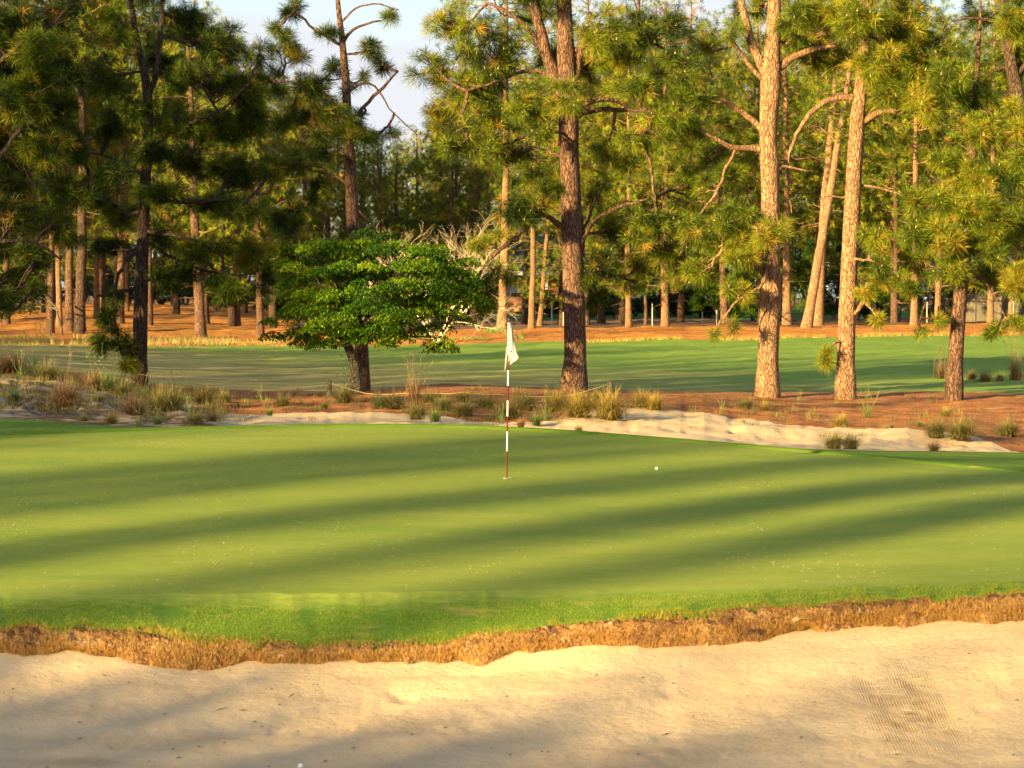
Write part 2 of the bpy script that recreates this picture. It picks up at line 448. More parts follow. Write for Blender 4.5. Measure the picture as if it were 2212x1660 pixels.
M['turfblade'] = mat_leaf('turf_blades', [(0.0, (0.05, 0.11, 0.01)), (0.5, (0.095, 0.165, 0.014)), (1.0, (0.27, 0.28, 0.05))], .3)
M['dryblade'] = mat_leaf('dry_turf_blades', [(0.0, (0.11, 0.05, 0.018)), (0.5, (0.29, 0.15, 0.04)), (1.0, (0.52, 0.33, 0.12))], .2, (1.1, 1., .8))
M['strawblade'] = mat_leaf('loose_straw', [(0.0, (0.12, 0.045, 0.02)), (0.5, (0.36, 0.14, 0.035)), (1.0, (0.55, 0.29, 0.10))], .1, (1.1, 1., .8))
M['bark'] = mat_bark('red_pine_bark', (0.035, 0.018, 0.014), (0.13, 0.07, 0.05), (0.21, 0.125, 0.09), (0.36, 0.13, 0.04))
M['bark_pale'] = mat_bark('sunlit_pine_bark', (0.12, 0.06, 0.035), (0.27, 0.155, 0.085), (0.38, 0.24, 0.145), (0.36, 0.17, 0.07))  # pine bark lightened for the sunlit stems
M['bark_dark'] = mat_bark('shaded_pine_bark', (0.02, 0.012, 0.01), (0.075, 0.045, 0.035), (0.12, 0.08, 0.06), (0.16, 0.085, 0.035))  # pine bark darkened for shaded stems and the deep rows
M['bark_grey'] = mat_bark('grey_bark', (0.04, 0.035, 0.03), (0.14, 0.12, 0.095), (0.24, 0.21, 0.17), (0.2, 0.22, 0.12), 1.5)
M['bleached'] = mat_plain('bleached_twigs', (0.60, 0.50, 0.34), .7, .2)
M['white'] = mat_plain('white_paint', (0.78, 0.78, 0.76), .4, .04)
M['redpaint'] = mat_plain('dark_red_paint', (0.085, 0.003, 0.005), .3, .08)
M['black'] = mat_plain('black_paint', (0.015, 0.014, 0.014), .4, .1)
M['post'] = mat_bark('weathered_post_wood', (0.05, 0.035, 0.025), (0.22, 0.17, 0.12), (0.34, 0.28, 0.2), (0.3, 0.3, 0.2), 2.5)
M['rope'] = mat_plain('straw_rope', (0.45, 0.35, 0.16), .8, .2, 60)
M['shingle'] = mat_ground('grey_shingles', [(0.3, (0.05, 0.055, 0.07)), (0.7, (0.085, 0.09, 0.11))], 1.5, 14, .4, .02, (1, 1, 3))
M['wallw'] = mat_plain('cream_wall', (0.46, 0.42, 0.34), .7)
M['glass'] = mat_plain('dark_window_glass', (0.03, 0.035, 0.035), .08, .3, 1)
M['metal'] = mat_plain('galvanised_metal', (0.42, 0.42, 0.40), .35, .1)
M['fence'] = mat_ground('fence_boards', [(0.3, (0.10, 0.09, 0.07)), (0.7, (0.17, 0.15, 0.12))], 1, 10, .5, .02, (6, 1, .4))
def mat_brick():
    m, t, b, o = newmat('orange_brick')
    br = N(t, 'ShaderNodeTexBrick', Scale=4.0)
    br.inputs['Color1'].default_value = (0.42, 0.17, 0.055, 1); br.inputs['Color2'].default_value = (0.55, 0.25, 0.08, 1); br.inputs['Mortar'].default_value = (0.4, 0.33, 0.25, 1)
    t.links.new(coords(t, (1, 1, 1), rot=(R(90), 0, 0)), br.inputs['Vector'])
    t.links.new(br.outputs['Color'], b.inputs['Base Color']); b.inputs['Roughness'].default_value = .85
    return m
M['brick'] = mat_brick()
def mat_ball():
    m, t, b, o = newmat('golf_ball_white')
    b.inputs['Base Color'].default_value = (.82, .82, .8, 1); b.inputs['Roughness'].default_value = .3
    vo = N(t, 'ShaderNodeTexVoronoi', Scale=260.0); t.links.new(coords(t), vo.inputs['Vector'])
    bump(t, b, vo.outputs['Distance'], .4, .001)
    return m
M['ball'] = mat_ball()
def mat_cloth():
    m, t, b, o = newmat('white_flag_cloth')
    b.inputs['Base Color'].default_value = (.36, .37, .42, 1); b.inputs['Roughness'].default_value = .8
    tr = t.nodes.new('ShaderNodeBsdfTranslucent'); tr.inputs['Color'].default_value = (.5, .5, .55, 1)
    ms = t.nodes.new('ShaderNodeMixShader'); ms.inputs[0].default_value = .3
    t.links.new(b.outputs[0], ms.inputs[1]); t.links.new(tr.outputs[0], ms.inputs[2]); t.links.new(ms.outputs[0], o.inputs['Surface'])
    return m
M['cloth'] = mat_cloth()

# ------------------------------------------------------------------ terrain: strips between shared feature lines
PX = np.linspace(-3600, 5800, 941)       # columns (reference pixels at the photo's distances), 10 px apart
def smooth(a, k=3):
    ker = np.exp(-0.5 * (np.arange(-3 * k, 3 * k + 1) / k) ** 2); ker /= ker.sum()
    return np.convolve(np.pad(a, 3 * k, mode='edge'), ker, mode='valid')
CURV = []
def curve(nodes, amp, usez=False, k=3, wob=0.0, wf=1.0, seed=0):
    """nodes: (px, distance, pixel row or height)"""
    n = np.array(nodes, dtype=float)
    d = smooth(np.interp(PX, n[:, 0], n[:, 1]), k)
    v = smooth(np.interp(PX, n[:, 0], n[:, 2]), k)
    if wob:
        v = v + wob * fbm(PX * wf / 60.0, PX * 0 + seed, 1.0, 4, seed)
    z = v if usez else np.array([zof(a, b) for a, b in zip(v, d)])
    CURV.append((d, z, amp))
    return len(CURV) - 1
kA = curve([(0, 2.0, 0.5)], .0, True)
kA2 = curve([(0, 9.0, 0.1), (2212, 9.0, .1)], .02, True)
kB0 = curve([(0, 13.0, -1.15)], .02, True)
kB1 = curve([(0, 17.2, -1.46), (2212, 17.2, -1.42)], .02, True)
kB2 = curve([(0, 19.6, -1.20), (1100, 19.4, -1.22), (2212, 19.2, -1.2)], .03, True)
kC0 = curve([(-500, 20.7, 1452), (0, 20.7, 1458), (600, 20.75, 1462), (1000, 20.8, 1464), (1300, 21.0, 1432), (1700, 21.2, 1405), (2212, 21.25, 1374), (2700, 21.3, 1365)], .025, k=6)
kC = curve([(-500, 21.0, 1400), (0, 21.0, 1418), (150, 21.0, 1416), (300, 21.05, 1428), (430, 21.0, 1442), (600, 21.1, 1424), (870, 21, 1436), (1000, 21.1, 1432), (1100, 21.2, 1410), (1300, 21.4, 1393), (1500, 21.5, 1389), (1620, 21.5, 1376), (1850, 21.6, 1356), (2000, 21.6, 1344), (2212, 21.6, 1336), (2700, 21.7, 1325)], .012, k=2, wob=2, wf=1.7, seed=4)
kC2 = curve([(-500, 21.08, 1375), (0, 21.06, 1390), (430, 21.05, 1412), (870, 21.08, 1408), (1100, 21.22, 1380), (1300, 21.42, 1362), (1620, 21.5, 1345), (2000, 21.6, 1318), (2212, 21.6, 1312), (2700, 21.7, 1300)], .02, k=2, wob=6, wf=2.6, seed=8)
kD = curve([(-500, 21.35, 1335), (0, 21.35, 1352), (300, 21.35, 1364), (600, 21.35, 1384), (700, 21.4, 1392), (900, 21.4, 1388), (1100, 21.5, 1361), (1400, 21.7, 1331), (1700, 21.8, 1309), (2000, 21.9, 1297), (2212, 21.9, 1291), (2700, 22, 1280)], .012, k=3, wob=2, wf=1.5, seed=2)
kE = curve([(-500, 22.8, 1275), (0, 22.7, 1283), (500, 22.7, 1283), (1000, 22.8, 1278), (1500, 22.9, 1270), (2000, 23, 1255), (2212, 23.1, 1250), (2700, 23.3, 1240)], 0, k=6)
_w = fbm(PX / 60.0, PX * 0 + 7.1, 1.0, 4, 51) * .26
CURV[kD] = (CURV[kD][0] + _w, CURV[kD][1] + _w * .15, CURV[kD][2])
_w = fbm(PX / 75.0, PX * 0 + 2.1, 1.0, 5, 57) * .17 - .03
CURV[kC] = (CURV[kC][0] + _w, CURV[kC][1] + _w * .32, CURV[kC][2])
_w = .16 * fbm(PX / 45.0, PX * 0 + 3.3, 1.0, 4, 33)
CURV[kE] = (CURV[kE][0] + _w, CURV[kE][1] + _w * .05, 0)
kF = curve([(-500, 30, 1055), (0, 30, 1060), (700, 31.5, 1030), (1095, 32, 1034), (1500, 30.5, 1075), (1900, 29.5, 1085), (2212, 28.8, 1095), (2700, 28, 1100)], .0, k=8)
kG = curve([(-800, 35, 960), (0, 37.5, 941), (300, 38.5, 932), (700, 39.5, 922.5), (900, 39.5, 922.5), (1050, 39.3, 926), (1200, 39, 934), (1500, 38, 957), (1800, 36.6, 983), (2000, 35.7, 1003), (2212, 34.7, 1021), (2700, 33, 1060)], 0, k=6)
kG2 = curve([(-800, 35.25, 954), (0, 37.7, 937), (300, 38.7, 928.5), (700, 39.7, 919.5), (900, 39.7, 919.5), (1050, 39.5, 923), (1200, 39.2, 930.5), (1500, 38.2, 954), (1800, 36.8, 980), (2000, 35.9, 1001), (2212, 34.9, 1019), (2700, 33.2, 1057)], 0, k=6)
kH = curve([(-800, 42, 895), (0, 41.5, 903), (100, 41.4, 910), (200, 41.2, 918), (300, 41, 923), (450, 40.8, 923), (560, 40.8, 920), (700, 40.8, 918), (900, 40.8, 921), (1100, 40.8, 928), (1300, 40.7, 940), (1500, 40.6, 953), (1700, 40.7, 968), (1800, 41, 972), (1900, 41.3, 974), (2100, 42, 976), (2212, 42.3, 978), (2700, 43, 985)], .004, k=3)
kI = curve([(-800, 50, 820), (-200, 50, 800), (0, 50, 806), (100, 49.5, 822), (250, 49.5, 852), (400, 48.5, 874), (480, 47.5, 893), (600, 47, 892), (800, 47, 891), (930, 46.8, 898), (1050, 46.2, 912), (1130, 46, 917), (1210, 46.4, 908), (1270, 48, 884), (1340, 49, 878), (1400, 49.3, 877), (1500, 49.3, 886), (1600, 49, 900), (1700, 48.4, 916), (1800, 48, 925), (1900, 47.5, 932), (2000, 47, 936), (2100, 46, 944), (2150, 45.3, 960), (2190, 44.6, 975), (2300, 44, 984), (2700, 44, 990)], .05, k=2, wob=3, wf=3, seed=12)
kJ = curve([(-800, 60, 780), (-200, 60, 772), (0, 60, 788), (150, 60, 806), (300, 60, 829), (420, 60, 839), (560, 60, 847), (750, 60, 845), (860, 60, 839), (930, 60, 832), (1010, 60, 831), (1120, 60, 838), (1240, 60, 842), (1420, 60, 849), (1700, 60, 851), (2212, 60, 849), (2700, 60, 850)], .03, k=3)
kJ2 = curve([(-800, 66, 800), (0, 65, 805), (300, 66, 836), (560, 66, 848), (930, 65, 843), (1240, 66, 848), (1700, 65, 850), (2212, 65, 850), (2700, 66, 850)], .03, k=3)
kK = curve([(-800, 112, 748), (0, 112, 743), (300, 114, 748), (560, 116, 749), (800, 116, 748), (950, 116, 744), (1100, 115, 740), (1500, 114, 735), (1900, 114, 728), (2212, 114, 724), (2700, 114, 720)], .05, k=6)
kL = curve([(-800, 126, 722), (0, 126, 724), (300, 126, 722), (560, 128, 728), (800, 130, 718), (950, 130, 715), (1100, 130, 711), (1500, 131, 706), (1900, 132, 704), (2212, 132, 700), (2700, 132, 700)], .07, k=6)
kM = curve([(-800, 175, 655), (0, 175, 658), (300, 175, 660), (500, 172, 668), (640, 165, 685), (900, 160, 692), (1300, 160, 692), (1700, 165, 690), (2212, 165, 688), (2700, 165, 688)], .1, k=6)
kN = curve([(-800, 260, 650), (0, 260, 652), (600, 260, 656), (900, 262, 662), (1300, 262, 664), (1700, 260, 668), (2212, 260, 668), (2700, 260, 668)], .1, k=6)
kO = curve([(-800, 900, 640), (2212, 900, 645)], .5, k=6)
PXA = (PX - CX) / F
def zadd(x, y, amp):
    return amp * (fbm(x, y, 0.45, 4, 3) * 2.2 + fbm(x, y, 2.7, 3, 9) * .8)
def strip(name, k0, k1, rows, mat, label=None, cat=None, kind='structure', lo=-3600, hi=5800, sub=1, ease=False, mod=None, into=None):
    sel = (PX >= lo - 1e-6) & (PX <= hi + 1e-6)
    px = PXA[sel]
    d0, z0, a0 = CURV[k0]; d1, z1, a1 = CURV[k1]
    d0, z0, d1, z1 = d0[sel], z0[sel], d1[sel], z1[sel]
    if sub > 1:
        xx = np.arange(len(px)); xn = np.linspace(0, len(px) - 1, (len(px) - 1) * sub + 1)
        px, d0, z0, d1, z1 = [np.interp(xn, xx, q) for q in (px, d0, z0, d1, z1)]
    t = np.linspace(0, 1, rows + 1)[:, None]
    tz = t * t * (3 - 2 * t) if ease else t
    D = d0 * (1 - t) + d1 * t
    Z = z0 * (1 - tz) + z1 * tz
    X = px[None, :] * D
    Z = Z + zadd(X, D, a0 * (1 - t) + a1 * t)
    if mod: Z = Z + mod(X, D, t)
    nr, nc = D.shape
    v = np.stack([X, D, Z], -1).reshape(-1, 3)
    i = np.arange(nr - 1)[:, None] * nc; j = np.arange(nc - 1)[None, :]
    q = np.stack([i + j, i + j + 1, i + nc + j + 1, i + nc + j], -1).reshape(-1, 4)
    if into is not None:
        into.add(v, q, c=np.broadcast_to(t, D.shape).reshape(-1)); return into
    mb = MB(); mb.add(v, q)
    o = mb.build(name, M[mat])
    tag(o, label, cat, None, kind)
    return o
def ground(x, y):
    """height of the ground under (x, y)"""
    px = x / y * F + CX
    ds = [float(np.interp(px, PX, c[0])) for c in CURV]; zs = [float(np.interp(px, PX, c[1])) for c in CURV]
    am = [c[2] for c in CURV]
    if y <= ds[0]: return 0.5
    z = float(np.interp(y, ds, zs)); a = float(np.interp(y, ds, am))
    return z + float(zadd(np.array(x), np.array(y), a))
def seat(px, py, dmin=41.5, dmax=250):
    """the ground point seen at reference pixel (px, py) beyond distance dmin"""
    prev = None
    for d in np.concatenate([np.arange(dmin, 70, .25), np.arange(70, dmax, 1.0)]):
        x = (px - CX) / F * d
        yy = proj((x, d, ground(x, d)))[1]
        if yy <= py: return np.array([x, d, ground(x, d)])
        prev = d
    return np.array([(px - CX) / F * dmax, dmax, ground((px - CX) / F * dmax, dmax)])

def S1(k): return k
def region(name, mat, label, cat, specs):
    mb = MB()
    for k0, k1, rows, kw in specs: strip(name, k0, k1, rows, mat, into=mb, **kw)
    return tag(mb.build(name, M[mat]), label, cat, None, 'structure')
FR = dict(lo=-1000, hi=3200)
def sandmod(X, D, t):
    f = np.clip(np.minimum((D - 13) / 3, 1), 0, 1) * np.clip((21.0 - D) / .5, 0, 1)
    ft = np.minimum(fbm(X, D * .8, 3.2, 2, 77) + .35, 0) * .05
    return f * (fbm(X, D, 1.1, 4, 41) * .03 + fbm(X, D, 8, 3, 44) * .006 + ft)
def clod(X, D, t):
    e = np.sin(np.clip(t, 0, 1) * math.pi)
    return e * (fbm(X, D * 3, 3.5, 4, 61) * .085 + fbm(X, D * 4, 16, 3, 64) * .035)
def lump(X, D, t):
    e = np.sin(np.clip(t, 0, 1) * math.pi)
    r = -np.abs(fbm(X, D * .6, 1.1, 4, 23)) * .35 + .06
    return e * (r + fbm(X, D, 6, 3, 25) * .04)
def lump2(X, D, t):
    e = np.sin(np.clip(t, 0, 1) * math.pi)
    return e * (-.12 + fbm(X, D, .9, 4, 31) * .12 + fbm(X, D, 6, 3, 35) * .025)
region('rough_ground', 'near', 'rough grass in front of the near bunker', 'ground', [(kA, kA2, 6, {})])
region('bunker_sand', 'sand', 'raked golden sand of the near bunker', 'sand',
       [(kA2, kB0, 8, FR), (kB0, kB1, 40, dict(sub=2, mod=sandmod, **FR)), (kB1, kB2, 60, dict(sub=3, mod=sandmod, **FR)), (kB2, kC0, 34, dict(sub=3, mod=sandmod, **FR)), (kC0, kC, 10, dict(sub=3, mod=sandmod, **FR))])
region('turf_bank', 'bank', 'dry orange brown turf face above the near bunker', 'bank', [(kC, kC2, 14, dict(sub=5, mod=clod, **FR)), (kC2, kD, 16, dict(sub=5, mod=clod, **FR))])
region('front_fringe', 'front_collar', 'longer bright green fringe in front of the putting green', 'grass', [(kD, kE, 20, dict(sub=2, **FR))])
region('putting_green', 'green', 'smooth mown putting green striped with long shadows', 'putting green', [(kE, kF, 40, FR), (kF, kG, 40, FR)])
region('back_fringe', 'collar', 'thin green apron behind the back edge of the putting green', 'grass',
       [(kG, kG2, 3, dict(mod=lambda X, D, t: .03 * np.minimum(t * 9, 1), **FR)), (kG2, kH, 12, dict(mod=lambda X, D, t: .03 * (1 - t), **FR))])
region('sandy_mound', 'dune', 'eroded sandy mound with dark soil behind the left of the green', 'ground', [(kH, kI, 60, dict(hi=470, sub=2, mod=lump))])
region('back_bunker', 'sand2', 'pale sand bunker behind the putting green', 'sand', [(kH, kI, 40, dict(lo=470, sub=2, mod=lump2))])
region('pine_straw', 'straw', 'rusty pine straw below the near row of pines', 'ground', [(kI, kJ, 40, dict(sub=2)), (kJ, kJ2, 8, {})])
region('fairway', 'fairway', 'wide fairway crossing behind the near pines', 'fairway', [(kJ2, kK, 60, {})])
region('wood_floor', 'farstraw', 'orange pine straw floor at the edge of the far wood', 'ground', [(kK, kL, 20, {}), (kL, kM, 30, dict(hi=640)), (kM, kN, 16, dict(hi=640))])
region('path', 'track', 'mauve brown strip in front of the lawn, its straw coloured dark for shade', 'path', [(kL, kM, 16, dict(lo=640))])
region('lawn', 'lawn', 'green lawn in front of the house', 'lawn', [(kM, kN, 16, dict(lo=640))])
region('forest_ground', 'track', 'dark forest ground far behind', 'ground', [(kN, kO, 6, {})])
mb = MB(); mb.add([(-4000, -4000, -2.2), (4000, -4000, -2.2), (4000, 1, -2.2), (-4000, 1, -2.2), (4000, 6000, -2.2), (-4000, 6000, -2.2)], [(0, 1, 2, 3), (3, 2, 4, 5)])
tag(mb.build('terrain', M['near'], smooth=False), 'wide surrounding terrain', 'ground', None, 'structure')
mb = MB(); mb.add([(-600, -600, 0.49), (600, -600, .49), (600, 2.0, .49), (-600, 2.0, .49)], [(0, 1, 2, 3)])
tag(mb.build('rough_ground', M['near'], smooth=False), 'rough grass under and around the camera', 'ground', None, 'structure')

# ------------------------------------------------------------------ foliage builders
def needles(mb, C, A, size, n=40, width=.010, droop=.12, spread=1.0, tone=None, m=0, r=rng, kink=True):
    """N tufts of n long needles: C centres, A axes"""
    Nn = len(C)
    if Nn == 0: return
    A = norm(A)
    d = norm(r.normal(size=(Nn, n, 3)))
    d = norm(d * spread + A[:, None, :] * .75)
    L = size[:, None] * r.uniform(.75, 1.1, (Nn, n))
    base = C[:, None, :] - A[:, None, :] * (r.uniform(0, .35, (Nn, n)) * size[:, None])[:, :, None]
    mid = base + d * (L * .5)[:, :, None]
    tip = base + d * L[:, :, None]; tip[:, :, 2] -= droop * L
    mid[:, :, 2] -= droop * .25 * L
    side = norm(np.cross(d, r.normal(size=(Nn, n, 3)))) * (width * r.uniform(.7, 1.2, (Nn, n)))[:, :, None] * .5
    v = np.stack([base, mid + side, tip, mid - side], 2).reshape(-1, 3)
    k = Nn * n
    q = np.arange(k * 4).reshape(k, 4)
    if tone is None: tone = r.uniform(.1, .9, Nn)
    c = np.clip(np.repeat(tone[:, None] + r.normal(0, .09, (Nn, n)), 4, axis=1).reshape(-1), 0, 1)
    mb.add(v, q, c=c, m=m)
def candles(mb, C, A, size, m=1):
    A = norm(A)
    for i in range(len(C)):
        a = A[i]; s = norm(np.cross(a, [0.3, .2, .9])); u = np.cross(a, s)
        L = size[i] * .26; w_ = .013
        b = C[i]
        v = [b + s * w_, b - s * .5 * w_ + u * .87 * w_, b - s * .5 * w_ - u * .87 * w_, b + a * L]
        mb.add(v, t=[(0, 1, 3), (1, 2, 3), (2, 0, 3)], m=m)
def bez(a, b, lift, k, r, jit=.06):
    a = np.asarray(a, float); b = np.asarray(b, float)
    L = np.linalg.norm(b - a)
    t = np.linspace(0, 1, k)[:, None]
    mid = (a + b) / 2 + np.array([0, 0, lift * L]) + r.normal(0, jit, 3) * L
    p = (1 - t) ** 2 * a + 2 * (1 - t) * t * mid + t * t * b
    p[1:-1] += r.normal(0, jit * .22, (k - 2, 3)) * L
    return p
def interp_poly(pts, rad, step):
    pts = np.asarray(pts, float); rad = np.asarray(rad, float)
    L = np.concatenate([[0], np.cumsum(np.linalg.norm(np.diff(pts, axis=0), axis=1))])
    n = max(4, int(L[-1] / step) + 1)
    s = np.linspace(0, L[-1], n)
    # smooth (Catmull-Rom via cubic on each coordinate is overkill: lerp then smooth)
    o = np.stack([np.interp(s, L, pts[:, i]) for i in range(3)], 1); rr = np.interp(s, L, rad)
    for _ in range(3):
        o[1:-1] = (o[:-2] + 2 * o[1:-1] + o[2:]) / 4
    return o, rr
def cluster_foliage(wood, leaf, skel, cen, rad, count, size, r, nper, width, tone0, hubr=.055, pale=0.0, candle=0.0):
    """tufts fill an ellipsoid; twigs lead from the skeleton to hubs to tufts"""
    cen = np.asarray(cen, float); rad = np.asarray(rad, float)
    di = np.linalg.norm(skel - cen, axis=1)
    root = skel[np.argmin(di)]
    nh = max(2, count // 9)
    hd = norm(r.normal(size=(nh, 3))) * (r.uniform(0.2, .8, (nh, 1)) ** .5) * rad
    hubs = cen + hd
    main = bez(root, cen, -.06, 7, r, .08)
    Lm = np.linalg.norm(cen - root)
    r0 = min(.075, hubr * (.35 + .4 * Lm ** .5) )
    wood.tube(main, np.linspace(r0, r0 * .45, 7), 6)
    C = []; A = []; Sz = []
    for h in hubs:
        j = r.integers(2, 7)
        p = bez(main[j], h, r.uniform(-.25, .1), 5, r, .14)
        wood.tube(p, np.linspace(r0 * .5, .011, 5), 5)
        k = max(2, int(round(count / nh * r.uniform(.6, 1.4))))
        off = norm(r.normal(size=(k, 3))) * r.uniform(.25, 1, (k, 1)) * np.minimum(rad, 1.6) * .62
        for q in h + off:
            tw = bez(p[r.integers(2, 5)], q, r.uniform(-.3, .05), 4, r, .12)
            wood.tube(tw, [.010, .008, .007, .006], 3, cap=False)
            C.append(q); ax = tw[-1] - tw[-2] + np.array([0, 0, .3 * np.linalg.norm(tw[-1] - tw[-2])])
            A.append(ax); Sz.append(size * r.uniform(.75, 1.15))
            if r.random() < .3:
                C.append(tw[2]); A.append(ax + r.normal(0, .05, 3)); Sz.append(size * .8)
    C = np.array(C); A = norm(np.array(A)); Sz = np.array(Sz)
    tone = np.clip(tone0 + r.normal(0, .12) + r.normal(0, .2, len(C)), 0, .93)
    tone[r.random(len(C)) < .025] = .98
    needles(leaf, C, A, Sz, nper, width, .16, .9, tone, r=r)
    if candle:
        s = r.random(len(C)) < candle * .7
        candles(leaf, C[s], A[s] * .4 + np.array([0, 0, .8]), Sz[s])
def near_pine(label, trunk, limbs, clusters, bark, seed, d=58.0, more=1.25, name='pine_tree', tone=.55, nper=42, candle=0, stubs=(), size=.31, group='pines in the near row', base_noise=.05):
    """trunk, limbs: lists of (px, py, width px[, extra distance]); clusters: (px, py, rx, ry, count[, extra distance])"""
    r = np.random.default_rng(seed)
    b = P(trunk[0][0], trunk[0][1], d); b[2] = ground(b[0], b[1])
    root = empty(name, b, label, 'tree', group)
    wood = MB(); leaf = MB(); lw = MB()
    def poly(l, step):
        pts = [P(q[0], q[1], d + (q[3] if len(q) > 3 else 0)) for q in l]
        return interp_poly(pts, [q[2] / F * d / 2 for q in l], step)
    tp, tr = poly(trunk, .12)
    tp[0] = b - [0, 0, .25]
    tr[:7] *= np.linspace(1.16, 1.0, 7)[:min(7, len(tr))]
    wood.tube(tp, tr, 26, rough=base_noise, seed=seed)
    skel = [tp[int(len(tp) * .2):]]
    for l in limbs:
        lp, lr = poly(l, .16)
        lp[1:-1] += r.normal(0, .012, (len(lp) - 2, 3))
        wood.tube(lp, lr, 12, rough=.12, seed=seed + len(skel))
        skel.append(lp[len(lp) // 3:])
    sk = np.concatenate(skel)
    for c in clusters:
        px, py, rx, ry, cnt = c[:5]; dd = c[5] if len(c) > 5 else r.uniform(-1.5, 1.5)
        if len(c) > 6: tn = c[6]
        else: tn = tone
        cen = P(px, py, d + dd)
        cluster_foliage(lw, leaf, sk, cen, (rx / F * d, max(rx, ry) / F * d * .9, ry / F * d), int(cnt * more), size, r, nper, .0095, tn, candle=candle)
    wood.build('trunk', M[bark], root, origin=b)
    lw.build('branch', M[bark], root, origin=b)
    leaf.build('crown', [M['needle'], M['candle']], root, origin=b, smooth=False)
    return root

# ------------------------------------------------------------------ the near row of pines (about 58 m away)
near_pine('massive dark trunked pine right of the flag, forking high up',
    [(1240, 842, 54), (1243, 780, 49), (1241, 700, 47), (1238, 560, 45), (1234, 430, 43), (1230, 330, 41), (1228, 250, 44), (1225, 170, 44), (1222, 95, 38), (1219, 20, 33), (1216, -80, 28), (1220, -260, 20), (1225, -420, 8)],
    [[(1226, 240, 30), (1205, 180, 30), (1182, 120, 27), (1166, 60, 24), (1152, 0, 22), (1130, -90, 16), (1100, -200, 8)],
     [(1230, 215, 18), (1246, 160, 16), (1256, 110, 13), (1266, 60, 10)],
     [(1232, 262, 17), (1262, 240, 13), (1310, 236, 11), (1360, 238, 9), (1410, 241, 6, -.8)],
     [(1240, 240, 10), (1272, 218, 11), (1318, 212, 9), (1350, 222, 7), (1378, 268, 7, -.5), (1400, 330, 7, -.6), (1412, 400, 6, -.6), (1418, 470, 4, -.6)],
     [(1228, 118, 14), (1262, 96, 12), (1310, 84, 10), (1360, 84, 8), (1410, 92, 6, -.7), (1460, 120, 4, -.8)],
     [(1180, 120, 13), (1140, 60, 10), (1090, 22, 8), (1050, 2, 7, .5), (1025, 40, 5, .5), (1000, 70, 3, .5)],
     [(1200, 170, 11), (1160, 148, 9), (1110, 160, 8), (1060, 182, 6, -.5), (1010, 196, 4, -.6)],
     [(1215, 205, 9), (1180, 210, 8), (1165, 260, 6, .4), (1130, 300, 5, .5), (1075, 318, 4, .5)],
     [(1222, 500, 15), (1190, 470, 12), (1168, 455, 9, -.4), (1120, 510, 10, -.7), (1075, 545, 8, -.9), (1040, 580, 6, -1), (1022, 640, 3, -1)],
     [(1224, 345, 8), (1190, 330, 6), (1150, 315, 4, .5), (1120, 320, 3, .5)],
     [(1252, 455, 8), (1262, 500, 8, .6), (1258, 560, 6, .7), (1290, 590, 4, .7)],
     [(1250, 540, 10), (1285, 470, 8, -.5), (1330, 450, 7, -.7), (1400, 430, 5, -.8)]],
    [(980, 60, 60, 50, 75), (1050, 95, 70, 55, 95), (930, 150, 45, 40, 45), (1010, 190, 80, 40, 95), (1090, 150, 50, 45, 55), (960, 245, 55, 40, 50), (1060, 265, 80, 45, 85), (1140, 240, 45, 40, 45),
     (1010, 300, 60, 35, 45), (1100, 340, 70, 40, 60), (1170, 400, 45, 50, 50), (1120, 430, 60, 50, 55), (1080, 600, 34, 36, 34, -1), (1035, 610, 34, 40, 38, -1), (1060, 520, 40, 26, 26, -.8), (1040, 660, 24, 26, 18, -1),
     (1290, 50, 60, 50, 60), (1340, 120, 60, 45, 70), (1420, 60, 60, 60, 75), (1450, 150, 60, 50, 75, -1), (1350, 190, 50, 30, 35), (1270, 160, 34, 40, 30), (1215, 210, 46, 36, 36, -1.2), (1200, 130, 40, 40, 36), (1400, 280, 60, 45, 62, -1), (1480, 240, 50, 45, 55, -1),
     (1330, 330, 55, 50, 50, 1), (1290, 410, 40, 50, 38, 1.2), (1330, 500, 50, 50, 60), (1300, 590, 46, 46, 48), (1400, 470, 55, 50, 65, -.6), (1370, 590, 45, 40, 40, 1), (1480, 420, 50, 40, 40, 1), (1440, 540, 45, 30, 36), (1285, 640, 22, 26, 16),
     (1150, 30, 60, 50, 50, 1.5), (1160, -60, 90, 60, 80), (1280, -80, 90, 60, 80), (1080, -60, 90, 60, 70), (1380, -60, 80, 60, 70), (1220, -220, 130, 90, 110), (1220, -360, 80, 60, 60), (1185, 285, 34, 26, 22, -1), (1195, 420, 30, 24, 18, -1.3)],
    'bark', 11, 58.5, candle=.45, tone=.5)
